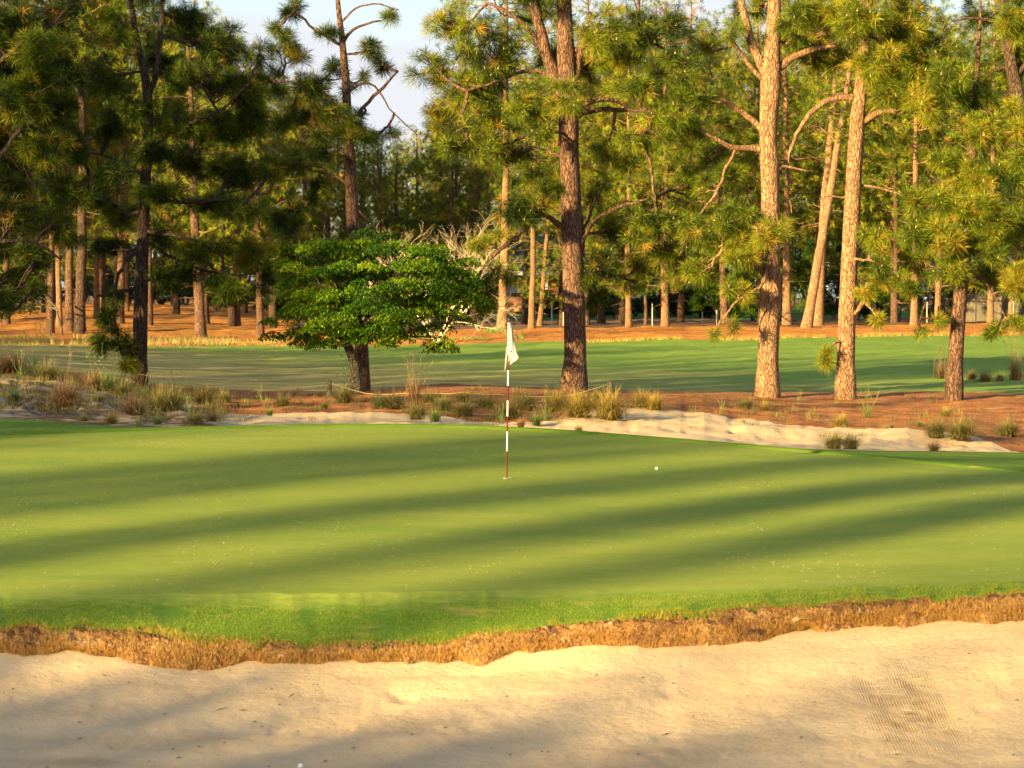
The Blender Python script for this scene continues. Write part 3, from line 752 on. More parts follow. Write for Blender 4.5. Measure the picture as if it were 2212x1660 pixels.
near_pine('sunlit tan pine with the thickest stem of the three near ones at right',
    [(1658, 851, 50), (1659, 780, 46), (1662, 700, 46), (1667, 640, 44), (1664, 560, 42), (1664, 440, 39), (1663, 360, 41), (1659, 300, 38), (1662, 230, 42), (1666, 170, 46), (1667, 120, 36), (1672, 40, 30), (1676, -60, 24), (1680, -240, 14), (1680, -380, 6)],
    [[(1672, 160, 18), (1690, 138, 17), (1715, 122, 15), (1745, 110, 13), (1780, 102, 10, -.3), (1830, 90, 6, -.5)],
     [(1660, 165, 22), (1638, 130, 21), (1622, 90, 19), (1608, 40, 17), (1598, -20, 15), (1580, -120, 9)],
     [(1655, 180, 12), (1625, 150, 10), (1602, 118, 8), (1572, 76, 7, -.3)],
     [(1655, 290, 16), (1630, 262, 13), (1600, 240, 11), (1560, 215, 8, -.4)],
     [(1655, 325, 20), (1620, 318, 14), (1588, 325, 12, -.3), (1550, 300, 9, -.5), (1500, 280, 6, -.6)],
     [(1588, 325, 7, -.3), (1566, 370, 6, -.3), (1548, 420, 5, -.3), (1510, 462, 4, -.3), (1480, 520, 3, -.3)],
     [(1655, 600, 12), (1630, 570, 10, -.4), (1600, 545, 8, -.7), (1560, 540, 5, -.9)],
     [(1652, 480, 8), (1620, 470, 7, -.6), (1580, 480, 5, -.9)],
     [(1670, 360, 5), (1720, 362, 4), (1750, 370, 3)],
     [(1660, 560, 8), (1650, 620, 7, -.8), (1600, 640, 5, -1), (1560, 690, 4, -1), (1540, 720, 2, -1)]],
    [(1650, 505, 50, 34, 60, -1.2), (1595, 470, 40, 30, 40, -1), (1560, 520, 46, 36, 50, -.8), (1600, 560, 36, 26, 30, -1), (1500, 505, 50, 40, 55), (1470, 560, 45, 36, 45), (1530, 590, 50, 34, 42), (1590, 630, 32, 30, 20, -1),
     (1550, 330, 45, 34, 42), (1500, 300, 45, 36, 44), (1590, 390, 40, 30, 26), (1540, 400, 40, 34, 34, .6), (1510, 200, 50, 34, 36, .6), (1520, 110, 34, 30, 20, .8), (1580, 60, 26, 22, 14), (1600, 20, 30, 24, 14),
     (1720, 40, 40, 40, 50), (1760, 120, 40, 26, 34), (1700, 90, 30, 22, 18), (1640, 10, 30, 30, 24, 1), (1560, -60, 70, 50, 50), (1680, -80, 80, 60, 80), (1680, -220, 100, 70, 80), (1545, 715, 12, 12, 6, -1), (1580, 700, 12, 14, 5, -1)],
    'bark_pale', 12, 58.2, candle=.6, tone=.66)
near_pine('slender sunlit pine leaning slightly right, with two crooked limbs and a rounded sunny crown',
    [(1826, 849, 42), (1827, 780, 39), (1829, 700, 38), (1833, 600, 37), (1838, 500, 35), (1842, 420, 34), (1846, 350, 34), (1850, 300, 32), (1853, 250, 31), (1860, 180, 27), (1866, 110, 25), (1872, 40, 22), (1880, -60, 17), (1890, -200, 8)],
    [[(1852, 214, 15), (1822, 210, 14), (1790, 212, 13), (1762, 232, 12), (1735, 262, 10), (1716, 300, 9, .3), (1700, 345, 6, .4), (1702, 400, 4, .4), (1710, 460, 3, .4)],
     [(1855, 272, 18), (1872, 254, 16), (1895, 242, 14), (1925, 238, 12), (1955, 242, 9, -.3), (2000, 250, 5, -.5)],
     [(1862, 150, 12), (1900, 110, 10, -.4), (1960, 95, 7, -.7), (2020, 110, 4, -.9)],
     [(1835, 395, 7), (1875, 403, 6), (1920, 412, 5), (1965, 428, 3)],
     [(1842, 430, 5), (1800, 420, 4), (1770, 430, 3)],
     [(1835, 690, 9), (1862, 665, 10, -.3), (1876, 632, 8, -.4), (1872, 612, 4, -.5)],
     [(1830, 742, 7), (1812, 730, 6, -.2), (1795, 748, 4, -.4), (1785, 785, 3, -.4)],
     [(1836, 560, 6), (1880, 560, 5, -.6), (1920, 580, 4, -.8), (1950, 600, 3, -.8)]],
    [(1790, 30, 60, 45, 85, -1), (1860, 40, 60, 50, 95, -1.4), (1940, 50, 70, 55, 110, -.6), (2010, 90, 70, 55, 110, -.6), (1900, 130, 60, 45, 80, -1.2), (1970, 170, 70, 45, 95, -.8), (2050, 160, 55, 50, 70), (1990, 235, 60, 34, 65), (1930, 205, 40, 30, 40, -1), (1800, 110, 50, 34, 45, 1),
     (1730, 60, 40, 36, 34, 1), (1895, 185, 30, 22, 20, -1.2), (1785, 770, 15, 18, 12, -.4), (1890, 500, 34, 30, 26, -.6), (1910, 575, 34, 30, 28, -.8), (1945, 620, 26, 24, 20, -.8), (1890, 620, 20, 20, 14, -.6), (1900, -60, 100, 60, 110), (1900, -170, 80, 60, 70), (1870, 640, 16, 14, 8, -.6), (1905, 690, 14, 18, 9, -.8)],
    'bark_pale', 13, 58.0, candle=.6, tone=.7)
near_pine('dark leaning pine with the thinnest stem, farthest right of the near row',
    [(2061, 849, 36), (2064, 780, 33), (2069, 700, 32), (2074, 640, 31), (2082, 570, 28), (2088, 520, 26), (2092, 460, 24), (2096, 400, 21), (2100, 320, 18), (2106, 220, 14), (2115, 80, 8), (2120, 0, 4)],
    [[(2090, 530, 12), (2070, 500, 10), (2035, 490, 9, -.3), (2000, 480, 7, -.4), (1975, 470, 4, -.5)],
     [(2092, 470, 10), (2060, 440, 8, .2), (2040, 400, 6, .3), (2010, 380, 4, .3)],
     [(2092, 500, 12), (2130, 470, 9), (2160, 440, 7, -.3), (2190, 430, 4, -.4)],
     [(2082, 580, 9), (2120, 600, 7, -.3), (2150, 640, 5, -.5), (2180, 700, 3, -.5)],
     [(2080, 560, 8), (2040, 590, 6, -.5), (2010, 620, 4, -.6), (1985, 700, 3, -.6)]],
    [(2010, 430, 50, 34, 60, -.8), (2080, 440, 50, 34, 60, -1), (2140, 460, 50, 40, 65, -.6), (1980, 500, 40, 34, 44, -.6), (2040, 520, 50, 30, 50, -1), (2120, 530, 50, 36, 60, -.6), (2180, 520, 45, 50, 60), (2060, 580, 45, 30, 44, -.8), (2130, 600, 45, 34, 46), (2190, 610, 34, 40, 40),
     (2100, 380, 55, 34, 55), (2050, 350, 45, 34, 40), (2160, 370, 50, 34, 50), (2110, 290, 60, 40, 60), (1985, 560, 34, 28, 30), (1975, 625, 26, 24, 16), (2110, 200, 50, 40, 34), (2020, 690, 22, 16, 12, -.5), (1990, 715, 14, 12, 7, -.5), (2150, 705, 20, 12, 10, -.5), (2195, 690, 20, 16, 12), (2130, 720, 14, 9, 6, -.5)],
    'bark', 14, 57.6, candle=.5, tone=.56)
near_pine('dark pine rising behind the dogwood, its bent top bare branched against the sky',
    [(783, 840, 30), (782, 760, 29), (776, 660, 29), (770, 580, 28), (763, 500, 28), (759, 420, 26), (756, 350, 23), (750, 260, 21), (748, 180, 18), (742, 120, 15), (739, 80, 14), (732, 30, 11), (727, -30, 9), (720, -110, 5)],
    [[(742, 92, 8), (760, 62, 6), (785, 50, 5), (822, 45, 4)],
     [(745, 110, 8), (715, 80, 7), (680, 70, 6, -.2), (655, 40, 5, -.2), (630, 10, 4, -.2)],
     [(736, 50, 5), (770, 12, 4), (830, 8, 3, -.3), (862, 22, 2, -.3)],
     [(755, 265, 9), (790, 225, 8), (820, 195, 7), (858, 155, 4)],
     [(752, 200, 6), (790, 170, 5), (825, 200, 4), (838, 235, 3), (868, 262, 3), (895, 285, 2)],
     [(752, 300, 10), (710, 280, 8, -.2), (670, 270, 6, -.3), (640, 310, 4, -.3)],
     [(756, 400, 8), (720, 380, 7, .2), (690, 372, 5, .3)],
     [(757, 430, 7), (785, 470, 5), (800, 480, 4)],
     [(752, 250, 8), (700, 200, 7, .4), (640, 180, 5, .5), (580, 170, 4, .5)]],
    [(640, 25, 34, 22, 26), (700, 80, 34, 20, 16), (790, 110, 34, 20, 22), (820, 140, 28, 18, 16), (850, 30, 24, 14, 10, -.3), (620, 120, 45, 28, 40), (580, 180, 50, 34, 50), (660, 180, 50, 30, 44), (700, 230, 45, 34, 40), (640, 260, 50, 30, 46), (600, 70, 34, 22, 22), (780, 250, 26, 30, 24), (735, 260, 36, 24, 22, -.8),
     (760, 300, 40, 24, 28, -.8), (820, 290, 34, 26, 26, .6), (690, 320, 45, 30, 38), (640, 350, 45, 30, 36), (730, -60, 60, 40, 40), (690, 410, 34, 24, 20, .5), (770, 180, 26, 30, 18, .8), (720, 150, 40, 26, 22, .8)],
    'bark', 15, 58.6, tone=.4, nper=36)
near_pine('shaded dark pine left of the dogwood, one bough drooping almost to the ground',
    [(300, 829, 36), (302, 770, 31), (303, 700, 31), (306, 620, 29), (308, 540, 27), (311, 460, 25), (314, 390, 24), (318, 320, 22), (320, 250, 21), (318, 190, 20), (305, 130, 15), (290, 60, 13), (280, -20, 11), (270, -160, 6)],
    [[(320, 210, 15), (338, 160, 13), (346, 90, 12), (350, 20, 10), (356, -80, 6)],
     [(318, 320, 12), (360, 290, 10), (420, 262, 8, -.3), (480, 240, 6, -.4), (530, 190, 4, -.4)],
     [(300, 620, 9), (262, 632, 8, -.3), (225, 640, 6, -.5), (208, 640, 4, -.5)],
     [(302, 540, 10), (272, 558, 9, -.4), (252, 600, 8, -.7), (246, 660, 7, -.8), (252, 720, 5, -.8), (262, 770, 4, -.8), (285, 800, 3, -.8)],
     [(312, 500, 10), (360, 505, 8, -.3), (420, 520, 7, -.5), (480, 545, 5, -.5)],
     [(316, 430, 9), (400, 440, 8, -.4), (480, 430, 7, -.6), (560, 440, 5, -.8), (640, 500, 4, -.9)],
     [(312, 380, 8), (270, 350, 7), (220, 330, 5), (170, 330, 4)],
     [(300, 775, 5), (280, 765, 4, -.3), (262, 765, 3, -.5)],
     [(310, 520, 7), (420, 580, 6, .4), (520, 600, 4, .5), (600, 570, 3, .5)]],
    [(400, 50, 60, 45, 75), (480, 90, 60, 40, 70), (350, 130, 50, 40, 50), (440, 170, 70, 40, 85), (520, 190, 55, 40, 60), (560, 120, 40, 30, 26), (250, 60, 50, 40, 46), (240, 160, 50, 45, 50), (300, 240, 45, 34, 40, -.8), (380, 260, 60, 34, 66), (470, 280, 60, 40, 75), (550, 270, 45, 40, 50), (240, 270, 45, 40, 44),
     (330, 330, 40, 30, 34, -1), (420, 350, 60, 34, 64), (510, 370, 60, 36, 66), (590, 370, 45, 34, 42), (250, 380, 50, 34, 44), (350, 420, 45, 30, 40, -.8), (450, 440, 60, 34, 60), (540, 460, 60, 34, 58, -.5), (620, 480, 36, 40, 44, -.8), (625, 560, 30, 30, 26, -.8), (260, 460, 45, 34, 38), (190, 400, 40, 36, 34), (360, 510, 45, 30, 36), (450, 540, 60, 30, 52),
     (540, 550, 50, 34, 46), (590, 610, 34, 24, 24), (400, 600, 50, 30, 40), (490, 620, 50, 26, 36), (340, 600, 30, 30, 22), (230, 540, 40, 30, 30), (240, 690, 26, 26, 26, -.8), (225, 745, 18, 28, 18, -.8), (265, 745, 24, 30, 24, -.8), (268, 785, 18, 18, 12, -.8), (250, 640, 24, 20, 14, -.6), (320, -60, 120, 60, 110), (310, -180, 90, 60, 70)],
    'bark_dark', 16, 57.8, more=1.75, tone=.34, nper=38)  # needle tone lowered to paint in the shade on this pine
near_pine('very dark pine mostly outside the left edge, its boughs filling the top left corner',
    [(-190, 830, 46), (-180, 700, 42), (-160, 500, 38), (-150, 350, 36), (-140, 200, 32), (-130, 50, 28), (-120, -150, 18), (-120, -320, 6)],
    [[(-150, 450, 20), (-70, 400, 16, -1), (0, 340, 12, -1.4), (50, 270, 9, -1.6), (90, 200, 6, -1.6)],
     [(-140, 250, 18), (-60, 180, 14, -.6), (20, 120, 10, -1), (80, 60, 6, -1.2)],
     [(-160, 560, 14), (-80, 540, 12, -1), (0, 520, 9, -1.4), (80, 520, 6, -1.5), (130, 560, 4, -1.5)],
     [(-140, 300, 14), (-40, 300, 11, .6), (60, 330, 8, 1), (140, 360, 5, 1)],
     [(-165, 620, 12), (-80, 640, 9, -.8), (-20, 640, 7, -1), (30, 670, 4, -1)]],
    [(20, 40, 60, 45, 85), (90, 90, 60, 45, 85), (30, 130, 60, 45, 85), (140, 40, 45, 40, 45), (130, 150, 55, 40, 60), (50, 210, 60, 45, 80), (120, 240, 50, 40, 56), (-20, 60, 60, 50, 60), (-20, 240, 60, 50, 66), (20, 300, 60, 45, 75), (90, 320, 60, 40, 66), (160, 310, 40, 40, 36), (20, 390, 60, 40, 66), (100, 400, 55, 40, 60), (160, 420, 34, 34, 28),
     (30, 460, 60, 36, 60), (110, 480, 45, 36, 44), (150, 520, 34, 30, 24), (20, 540, 60, 34, 55), (85, 560, 45, 34, 40), (40, 600, 45, 34, 40), (0, 650, 34, 26, 26), (85, 620, 26, 26, 14), (-100, -60, 120, 80, 90), (-120, 150, 80, 90, 90), (30, -60, 90, 50, 70), (-120, -220, 90, 70, 60), (-100, 480, 60, 90, 60)],
    'bark_dark', 17, 55.0, more=1.8, tone=.28, nper=38)  # darkest needle tone, shade put into the colour of these boughs
near_pine('shaded pine at the right edge, dark limbs against sky in the top corner',
    [(2330, 850, 44), (2310, 650, 40), (2280, 450, 36), (2240, 330, 32), (2205, 230, 30), (2185, 150, 27), (2175, 60, 22), (2165, -40, 18), (2160, -200, 8)],
    [[(2180, 100, 9), (2140, 40, 8), (2100, 38, 6), (2055, 46, 4)],
     [(2195, 190, 12), (2160, 220, 9, .2), (2120, 260, 7, .3), (2080, 300, 4, .3)],
     [(2230, 300, 14), (2200, 280, 10, -.4), (2160, 290, 7, -.6)],
     [(2200, 160, 10), (2240, 100, 8), (2290, 60, 5)],
     [(2250, 380, 12), (2220, 400, 8, -.6), (2190, 440, 5, -.8)]],
    [(2120, 30, 45, 30, 34), (2170, 70, 40, 36, 40), (2200, 20, 40, 36, 40), (2205, 130, 34, 36, 36), (2150, 150, 34, 30, 24, .5), (2200, 250, 34, 30, 34, -.8), (2160, 270, 34, 24, 22), (2205, 340, 30, 34, 34, -.8), (2190, 420, 30, 30, 26, -.8), (2260, 100, 60, 60, 60), (2280, 250, 60, 60, 60), (2300, 420, 60, 60, 50), (2180, -80, 100, 60, 70)],
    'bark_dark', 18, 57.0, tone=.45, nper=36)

# ------------------------------------------------------------------ dogwood in front of them
def leaves(mb, C, size, r, tone, up=.6, droop=.5, aspect=.45, nrm=None):
    """one folded drooping leaf per centre"""
    n = len(C)
    az = r.uniform(0, 2 * math.pi, n)
    d = np.stack([np.cos(az), np.sin(az), -droop * r.uniform(.4, 1.5, n)], 1); d = norm(d)
    s = norm(np.cross(d, np.array([0, 0, 1.0])) + r.normal(0, .25, (n, 3)))
    L = (size * r.uniform(.7, 1.25, n))[:, None]
    upv = np.cross(s, d)
    a = C; tip = C + d * L - np.array([0, 0, .12]) * L
    m1 = C + d * L * .5 + upv * L * .10
    v = np.stack([a, m1 + s * L * aspect * .5 - upv * L * .06, tip, m1 - s * L * aspect * .5 - upv * L * .06], 1).reshape(-1, 3)
    mb.add(v, np.arange(n * 4).reshape(n, 4), c=np.repeat(tone, 4))
def dogwood():
    d = 56.6; r = np.random.default_rng(31)
    b = P(768, 842, d); b[2] = ground(b[0], b[1])
    root = empty('dogwood_tree', b, 'low spreading dogwood with layered bright green leaves behind the green', 'tree')
    wood = MB()
    T, W = interp_poly([P(x, y, d) for x, y in [(770, 843), (768, 800), (762, 770), (750, 745), (735, 725), (722, 705), (712, 685)]], [v / F * d / 2 for v in [26, 23, 21, 18, 15, 12, 9]], .08)
    T[0] = b - [0, 0, .2]
    wood.tube(T, W, 18, rough=.07)
    top = P(745, 735, d)
    lm = MB(); lf = MB()
    layers = []   # px, py, rx, ry, n, depth offset
    for px, py, rx, n, dd in [(660, 545, 50, 5, 0), (705, 522, 50, 6, -.3), (790, 505, 62, 7, 0), (845, 520, 50, 6, .2), (650, 590, 45, 5, .4), (720, 570, 66, 8, -.8), (800, 560, 66, 8, -.5), (870, 556, 70, 9, -.4), (930, 540, 66, 8, 0), (975, 575, 50, 7, .1), (1005, 600, 34, 5, 0),
                              (640, 630, 40, 5, .3), (690, 620, 60, 8, -.8), (770, 612, 70, 9, -1.1), (850, 610, 66, 8, -.9), (915, 610, 66, 9, -.5), (975, 630, 50, 6, -.2), (640, 665, 36, 5, 0), (700, 660, 60, 8, -1), (780, 655, 66, 8, -1.2), (850, 655, 46, 6, -1), (920, 655, 50, 6, -.2), (975, 668, 30, 3, 0),
                              (665, 705, 46, 6, -.4), (730, 695, 55, 7, -1), (800, 692, 55, 7, -1.1), (855, 695, 28, 4, -.6), (690, 722, 34, 4, -.6), (780, 722, 34, 3, -.8), (850, 725, 22, 3, -.4), (945, 700, 34, 3, 0), (945, 730, 24, 3, 0), (760, 540, 60, 6, 1), (850, 590, 60, 6, 1.2), (700, 640, 60, 6, 1.2), (800, 650, 70, 6, 1.4), (900, 640, 50, 5, 1.1)]:
        layers.append((px, py, rx, n, dd - (.7 if px >= 845 else 0)))
    for px, py, rx, n, dd in layers:
        c = P(px, py, d + dd)
        lp = bez(top, c, .05, 8, r, .05)
        lm.tube(lp, np.linspace(.045, .014, 8), 6)
        for k in range(n):
            off = r.normal(0, .55, 3) * [rx / F * d, rx / F * d, 0.17]
            h = c + off
            h[2] -= .18 * (off[0] ** 2 + off[1] ** 2)
            lm.tube(bez(lp[5], h, .0, 4, r, .05), [.010, .008, .006, .005], 3, cap=False)
            m = 260
            rad = .36 * r.uniform(.6, 1.35)
            a_ = r.uniform(0, 2 * math.pi, m); q = np.sqrt(r.uniform(0, 1, m)) * rad
            pos = h + np.stack([np.cos(a_) * q, np.sin(a_) * q, -.55 * q ** 2 / rad + r.normal(0, .022, m)], 1)
            leaves(lf, pos, .085, r, np.clip(.5 + r.normal(0, .26) + r.normal(0, .18, m), 0, 1), droop=.75)
    # a sprout at the foot
    s0 = P(752, 838, d - .3)
    pos = s0 + r.normal(0, 1, (80, 3)) * [.12, .12, .22] + [0, 0, .35]
    leaves(lf, pos, .06, r, np.full(80, .4))
    wood.build('trunk', M['bark_grey'], root, origin=b); lm.build('branch', M['bark_grey'], root, origin=b)
    lf.build('crown', M['dogleaf'], root, origin=b, smooth=False)
dogwood()
# a leafy dark bough of another small tree reaching in at the left edge
def edge_tree():
    d = 70; r = np.random.default_rng(5)
    b = P(-60, 800, d); b[2] = ground(b[0], b[1])
    root = empty('broadleaf_tree', b, 'small dark broadleaf tree whose boughs reach in at the left edge', 'tree')
    wood = MB(); lm = MB(); lf = MB()
    wood.tube([b - [0, 0, .2], P(-55, 740, d), P(-40, 690, d), P(-30, 640, d)], [.16, .13, .11, .07], 12, rough=.1)
    for px, py in [(-20, 610), (10, 640), (30, 665), (0, 670), (-40, 600), (-90, 640), (40, 640), (-60, 560)]:
        c = P(px, py, d + r.normal(0, .4)); lm.tube(bez(P(-38, 690, d), c, .1, 6, r), np.linspace(.05, .012, 6), 5)
        for k in range(4):
            h = c + r.normal(0, .25, 3) * [1.3, 1, .3]
            pos = h + r.normal(0, .2, (120, 3)) * [1.2, 1.2, .3]
            leaves(lf, pos, .1, r, np.clip(r.normal(.4, .2, 120), 0, 1))
    wood.build('trunk', M['bark_grey'], root, origin=b); lm.build('branch', M['bark_grey'], root, origin=b); lf.build('crown', M['dogleaf'], root, origin=b, smooth=False)
edge_tree()

# ------------------------------------------------------------------ far pines: six individual shapes, copied
PINES = []
def proto_pine(i, clear, H=20.0, nt=560, wide=3.0, fork=False, tone=.55):
    """a 20 m pine around the origin; returns trunk, branch, crown meshes"""
    r = np.random.default_rng(100 + i)
    wood = MB(); br = MB(); lf = MB()
    n = 26
    z = np.linspace(-.3, H * .96, n)
    bend = np.cumsum(r.normal(0, .028, (n, 2)), axis=0); bend -= np.linspace(0, 1, n)[:, None] * bend[-1] * .5
    tp = np.stack([bend[:, 0] * np.minimum(z / 6, 1).clip(0), bend[:, 1] * np.minimum(z / 6, 1).clip(0), z], 1)
    tr = .23 * (1 - np.clip(z, 0, H) / H) ** .65 + .012; tr[0] *= 1.35; tr[1] *= 1.12
    wood.tube(tp, tr, 14, rough=.07, seed=i)
    nb = 34
    C = []; A = []; Sz = []
    for k in range(nb):
        f = clear + (1 - clear) * ((k + r.uniform(0, 1)) / nb) ** .9
        h = f * H * .96
        base = np.array([np.interp(h, z, tp[:, 0]), np.interp(h, z, tp[:, 1]), h])
        az = k * 2.4 + r.normal(0, .5)
        g_ = (f - clear) / (1 - clear)
        L = wide * (.55 + .8 * math.sin(math.pi * min(1, g_ * .8 + .22))) * r.uniform(.55, 1.15) * (1 if g_ < .85 else .6)
        end = base + np.array([math.cos(az) * L, math.sin(az) * L, L * r.uniform(-.1, .45)])
        lp = bez(base, end, r.uniform(-.1, .12), 8, r, .08)
        br.tube(lp, np.linspace(.06 * (1 - .5 * g_), .015, 8), 5)
        kk = int(nt / nb * L / wide * 1.3)
        for j in range(max(4, kk)):
            s = lp[min(7, int(3 + 5 * r.uniform(0, 1) ** .6))]
            q = s + r.normal(0, 1, 3) * [.55, .55, .38] + [0, 0, .1]
            if r.random() < .5: br.tube(bez(s, q, -.1, 3, r), [.014, .010, .008], 3, cap=False)
            C.append(q); A.append(q - s + [0, 0, .25]); Sz.append(.36 * r.uniform(.8, 1.25))
    for _ in range(5):   # dead stubs under the crown
        h = H * clear * r.uniform(.45, 1); az = r.uniform(0, 6.28); L = r.uniform(.4, 1.6)
        bs = np.array([np.interp(h, z, tp[:, 0]), np.interp(h, z, tp[:, 1]), h])
        br.tube(bez(bs, bs + [math.cos(az) * L, math.sin(az) * L, L * r.uniform(-.3, .4)], .05, 5, r), np.linspace(.035, .008, 5), 4)
    C = np.array(C); A = np.array(A); Sz = np.array(Sz)
    tn = np.clip(tone + r.normal(0, .17, len(C)), 0, .93); tn[r.random(len(C)) < .03] = .98
    needles(lf, C, A, Sz, 26, .028, .14, 1.0, tn, r=r)
    return wood, br.mesh('far_branches', M['bark_pale']), lf.mesh('far_crown', M['needle'], smooth=False)
def far_proto(i, *a, **k):
    wood, bm, lm_ = proto_pine(i, *a, **k)
    return {'pale': wood.mesh('far_trunk', M['bark_pale']), 'mid': wood.mesh('far_trunk', M['bark']), 'dark': wood.mesh('far_trunk', M['bark_dark']), 'b': bm, 'c': lm_}
PINES = [far_proto(0, .42), far_proto(1, .5, wide=2.6), far_proto(2, .33, wide=3.4), far_proto(3, .6, wide=2.8), far_proto(4, .22, wide=3.2, nt=700), far_proto(5, .12, wide=3.6, nt=900), far_proto(6, .70, wide=3.4, nt=700), far_proto(7, .82, wide=3.4, nt=600)]
def far_pine(loc, var, h, girth, rz, label, group, bark='pale', lean=(0, 0), crown=True):
    p = PINES[var]
    root = empty('pine_tree', loc, label, 'tree', group, rz)
    root.rotation_euler = (lean[0], lean[1], 0)
    sxy = girth / .46
    cw = h / 20.0
    for nm, key, sc in (('trunk', bark, (sxy, sxy, cw)), ('branch', 'b', (cw * .95, cw * .95, cw)), ('crown', 'c', (cw * .95, cw * .95, cw))):
        o = bpy.data.objects.new(nm, p[key]); link(o, root)
        o.scale = sc; o.rotation_euler = (0, 0, rz)
    return root
# (px, base py, girth px, variant, height m, bark tone (pale if sunlit, dark if shaded), lean px per 100 px up, label)
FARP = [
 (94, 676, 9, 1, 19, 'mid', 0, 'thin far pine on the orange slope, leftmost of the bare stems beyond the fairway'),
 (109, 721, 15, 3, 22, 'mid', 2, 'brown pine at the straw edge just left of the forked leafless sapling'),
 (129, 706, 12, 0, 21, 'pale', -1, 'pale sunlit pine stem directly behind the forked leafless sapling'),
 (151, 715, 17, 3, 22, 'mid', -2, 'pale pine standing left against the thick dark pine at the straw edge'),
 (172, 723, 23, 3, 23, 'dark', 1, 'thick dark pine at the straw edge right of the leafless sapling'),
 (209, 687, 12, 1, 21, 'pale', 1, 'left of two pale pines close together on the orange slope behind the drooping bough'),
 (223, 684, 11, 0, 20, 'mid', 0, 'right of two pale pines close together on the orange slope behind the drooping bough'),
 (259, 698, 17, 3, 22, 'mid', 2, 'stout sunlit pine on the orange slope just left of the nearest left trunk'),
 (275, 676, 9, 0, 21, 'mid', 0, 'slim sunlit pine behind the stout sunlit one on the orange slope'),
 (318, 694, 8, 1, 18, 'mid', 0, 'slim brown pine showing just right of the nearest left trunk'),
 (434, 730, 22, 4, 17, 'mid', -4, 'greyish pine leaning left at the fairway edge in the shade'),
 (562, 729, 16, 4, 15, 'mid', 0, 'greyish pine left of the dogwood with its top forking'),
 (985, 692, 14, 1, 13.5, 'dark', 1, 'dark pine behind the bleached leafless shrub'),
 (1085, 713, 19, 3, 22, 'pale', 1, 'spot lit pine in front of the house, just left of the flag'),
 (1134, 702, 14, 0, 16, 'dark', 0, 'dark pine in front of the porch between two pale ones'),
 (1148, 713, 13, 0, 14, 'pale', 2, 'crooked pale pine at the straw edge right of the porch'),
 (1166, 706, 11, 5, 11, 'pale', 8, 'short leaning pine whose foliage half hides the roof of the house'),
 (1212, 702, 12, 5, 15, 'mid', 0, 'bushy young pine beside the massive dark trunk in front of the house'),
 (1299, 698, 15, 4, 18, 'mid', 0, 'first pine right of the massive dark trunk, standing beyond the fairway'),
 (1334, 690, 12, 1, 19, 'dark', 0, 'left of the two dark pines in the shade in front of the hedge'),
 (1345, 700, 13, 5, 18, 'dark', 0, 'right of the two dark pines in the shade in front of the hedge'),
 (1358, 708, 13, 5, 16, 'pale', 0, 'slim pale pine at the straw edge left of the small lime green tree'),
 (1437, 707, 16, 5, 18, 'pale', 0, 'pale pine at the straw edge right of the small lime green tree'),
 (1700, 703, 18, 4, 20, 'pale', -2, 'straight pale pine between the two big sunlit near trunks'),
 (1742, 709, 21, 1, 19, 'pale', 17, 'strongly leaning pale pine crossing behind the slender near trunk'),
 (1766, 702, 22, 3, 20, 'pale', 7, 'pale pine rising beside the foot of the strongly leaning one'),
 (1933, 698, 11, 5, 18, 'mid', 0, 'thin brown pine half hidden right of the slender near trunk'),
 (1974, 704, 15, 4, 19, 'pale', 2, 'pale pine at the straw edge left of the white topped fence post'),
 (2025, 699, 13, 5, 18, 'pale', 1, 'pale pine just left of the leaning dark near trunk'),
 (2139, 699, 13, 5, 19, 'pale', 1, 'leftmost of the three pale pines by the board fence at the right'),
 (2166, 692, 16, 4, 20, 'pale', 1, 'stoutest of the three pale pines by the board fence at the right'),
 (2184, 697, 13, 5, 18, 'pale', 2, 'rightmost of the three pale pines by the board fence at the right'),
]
rr_ = np.random.default_rng(77)
for k, (px, py, w_, var, h, bk, lean, lab) in enumerate(FARP):
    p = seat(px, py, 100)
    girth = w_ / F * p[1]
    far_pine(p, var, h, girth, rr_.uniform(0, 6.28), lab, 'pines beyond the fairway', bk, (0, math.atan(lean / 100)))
# fill: deeper rows of the wood (columns of px, distance), with a low gap where the sky shows
def fill_row(d0, d1, px0, px1, step, hs, vs, label, bark):
    px = px0
    while px < px1:
        d = rr_.uniform(d0, d1); q = px + rr_.uniform(-.35, .35) * step
        if 1040 < q < 1150 and d < 206: px += step; continue      # the clearing in front of the porch
        x = (q - CX) / F * d
        h = rr_.uniform(*hs)
        if 440 < q < 1080:     # lower tops where the sky opens
            top = np.interp(q, [440, 520, 600, 700, 790, 890, 960, 1080], [-60, 70, 100, 140, 262, 252, 200, 40]) + rr_.uniform(0, 50)
            h = min(h, max(5, (zof(top, d) - ground(x, d)) * .97))
        far_pine((x, d, ground(x, d)), int(rr_.choice(vs)), h, rr_.uniform(.32, .5), rr_.uniform(0, 6.28), label, 'pines deep in the wood', bark, (rr_.normal(0, .02), rr_.normal(0, .03)))
        px += step
DEEP = 'pine deep in the wood beyond the fairway, mostly hidden by the foliage in front'
fill_row(138, 152, -260, 2500, 100, (17, 22), [5, 5, 2, 4], DEEP, 'mid')
fill_row(165, 185, -300, 2520, 76, (19, 25), [5, 5, 2, 5], DEEP, 'dark')
fill_row(205, 235, -300, 2520, 66, (21, 27), [5, 5, 5, 2], DEEP, 'dark')
fill_row(262, 300, -320, 2540, 60, (24, 30), [5, 5, 4], DEEP, 'dark')

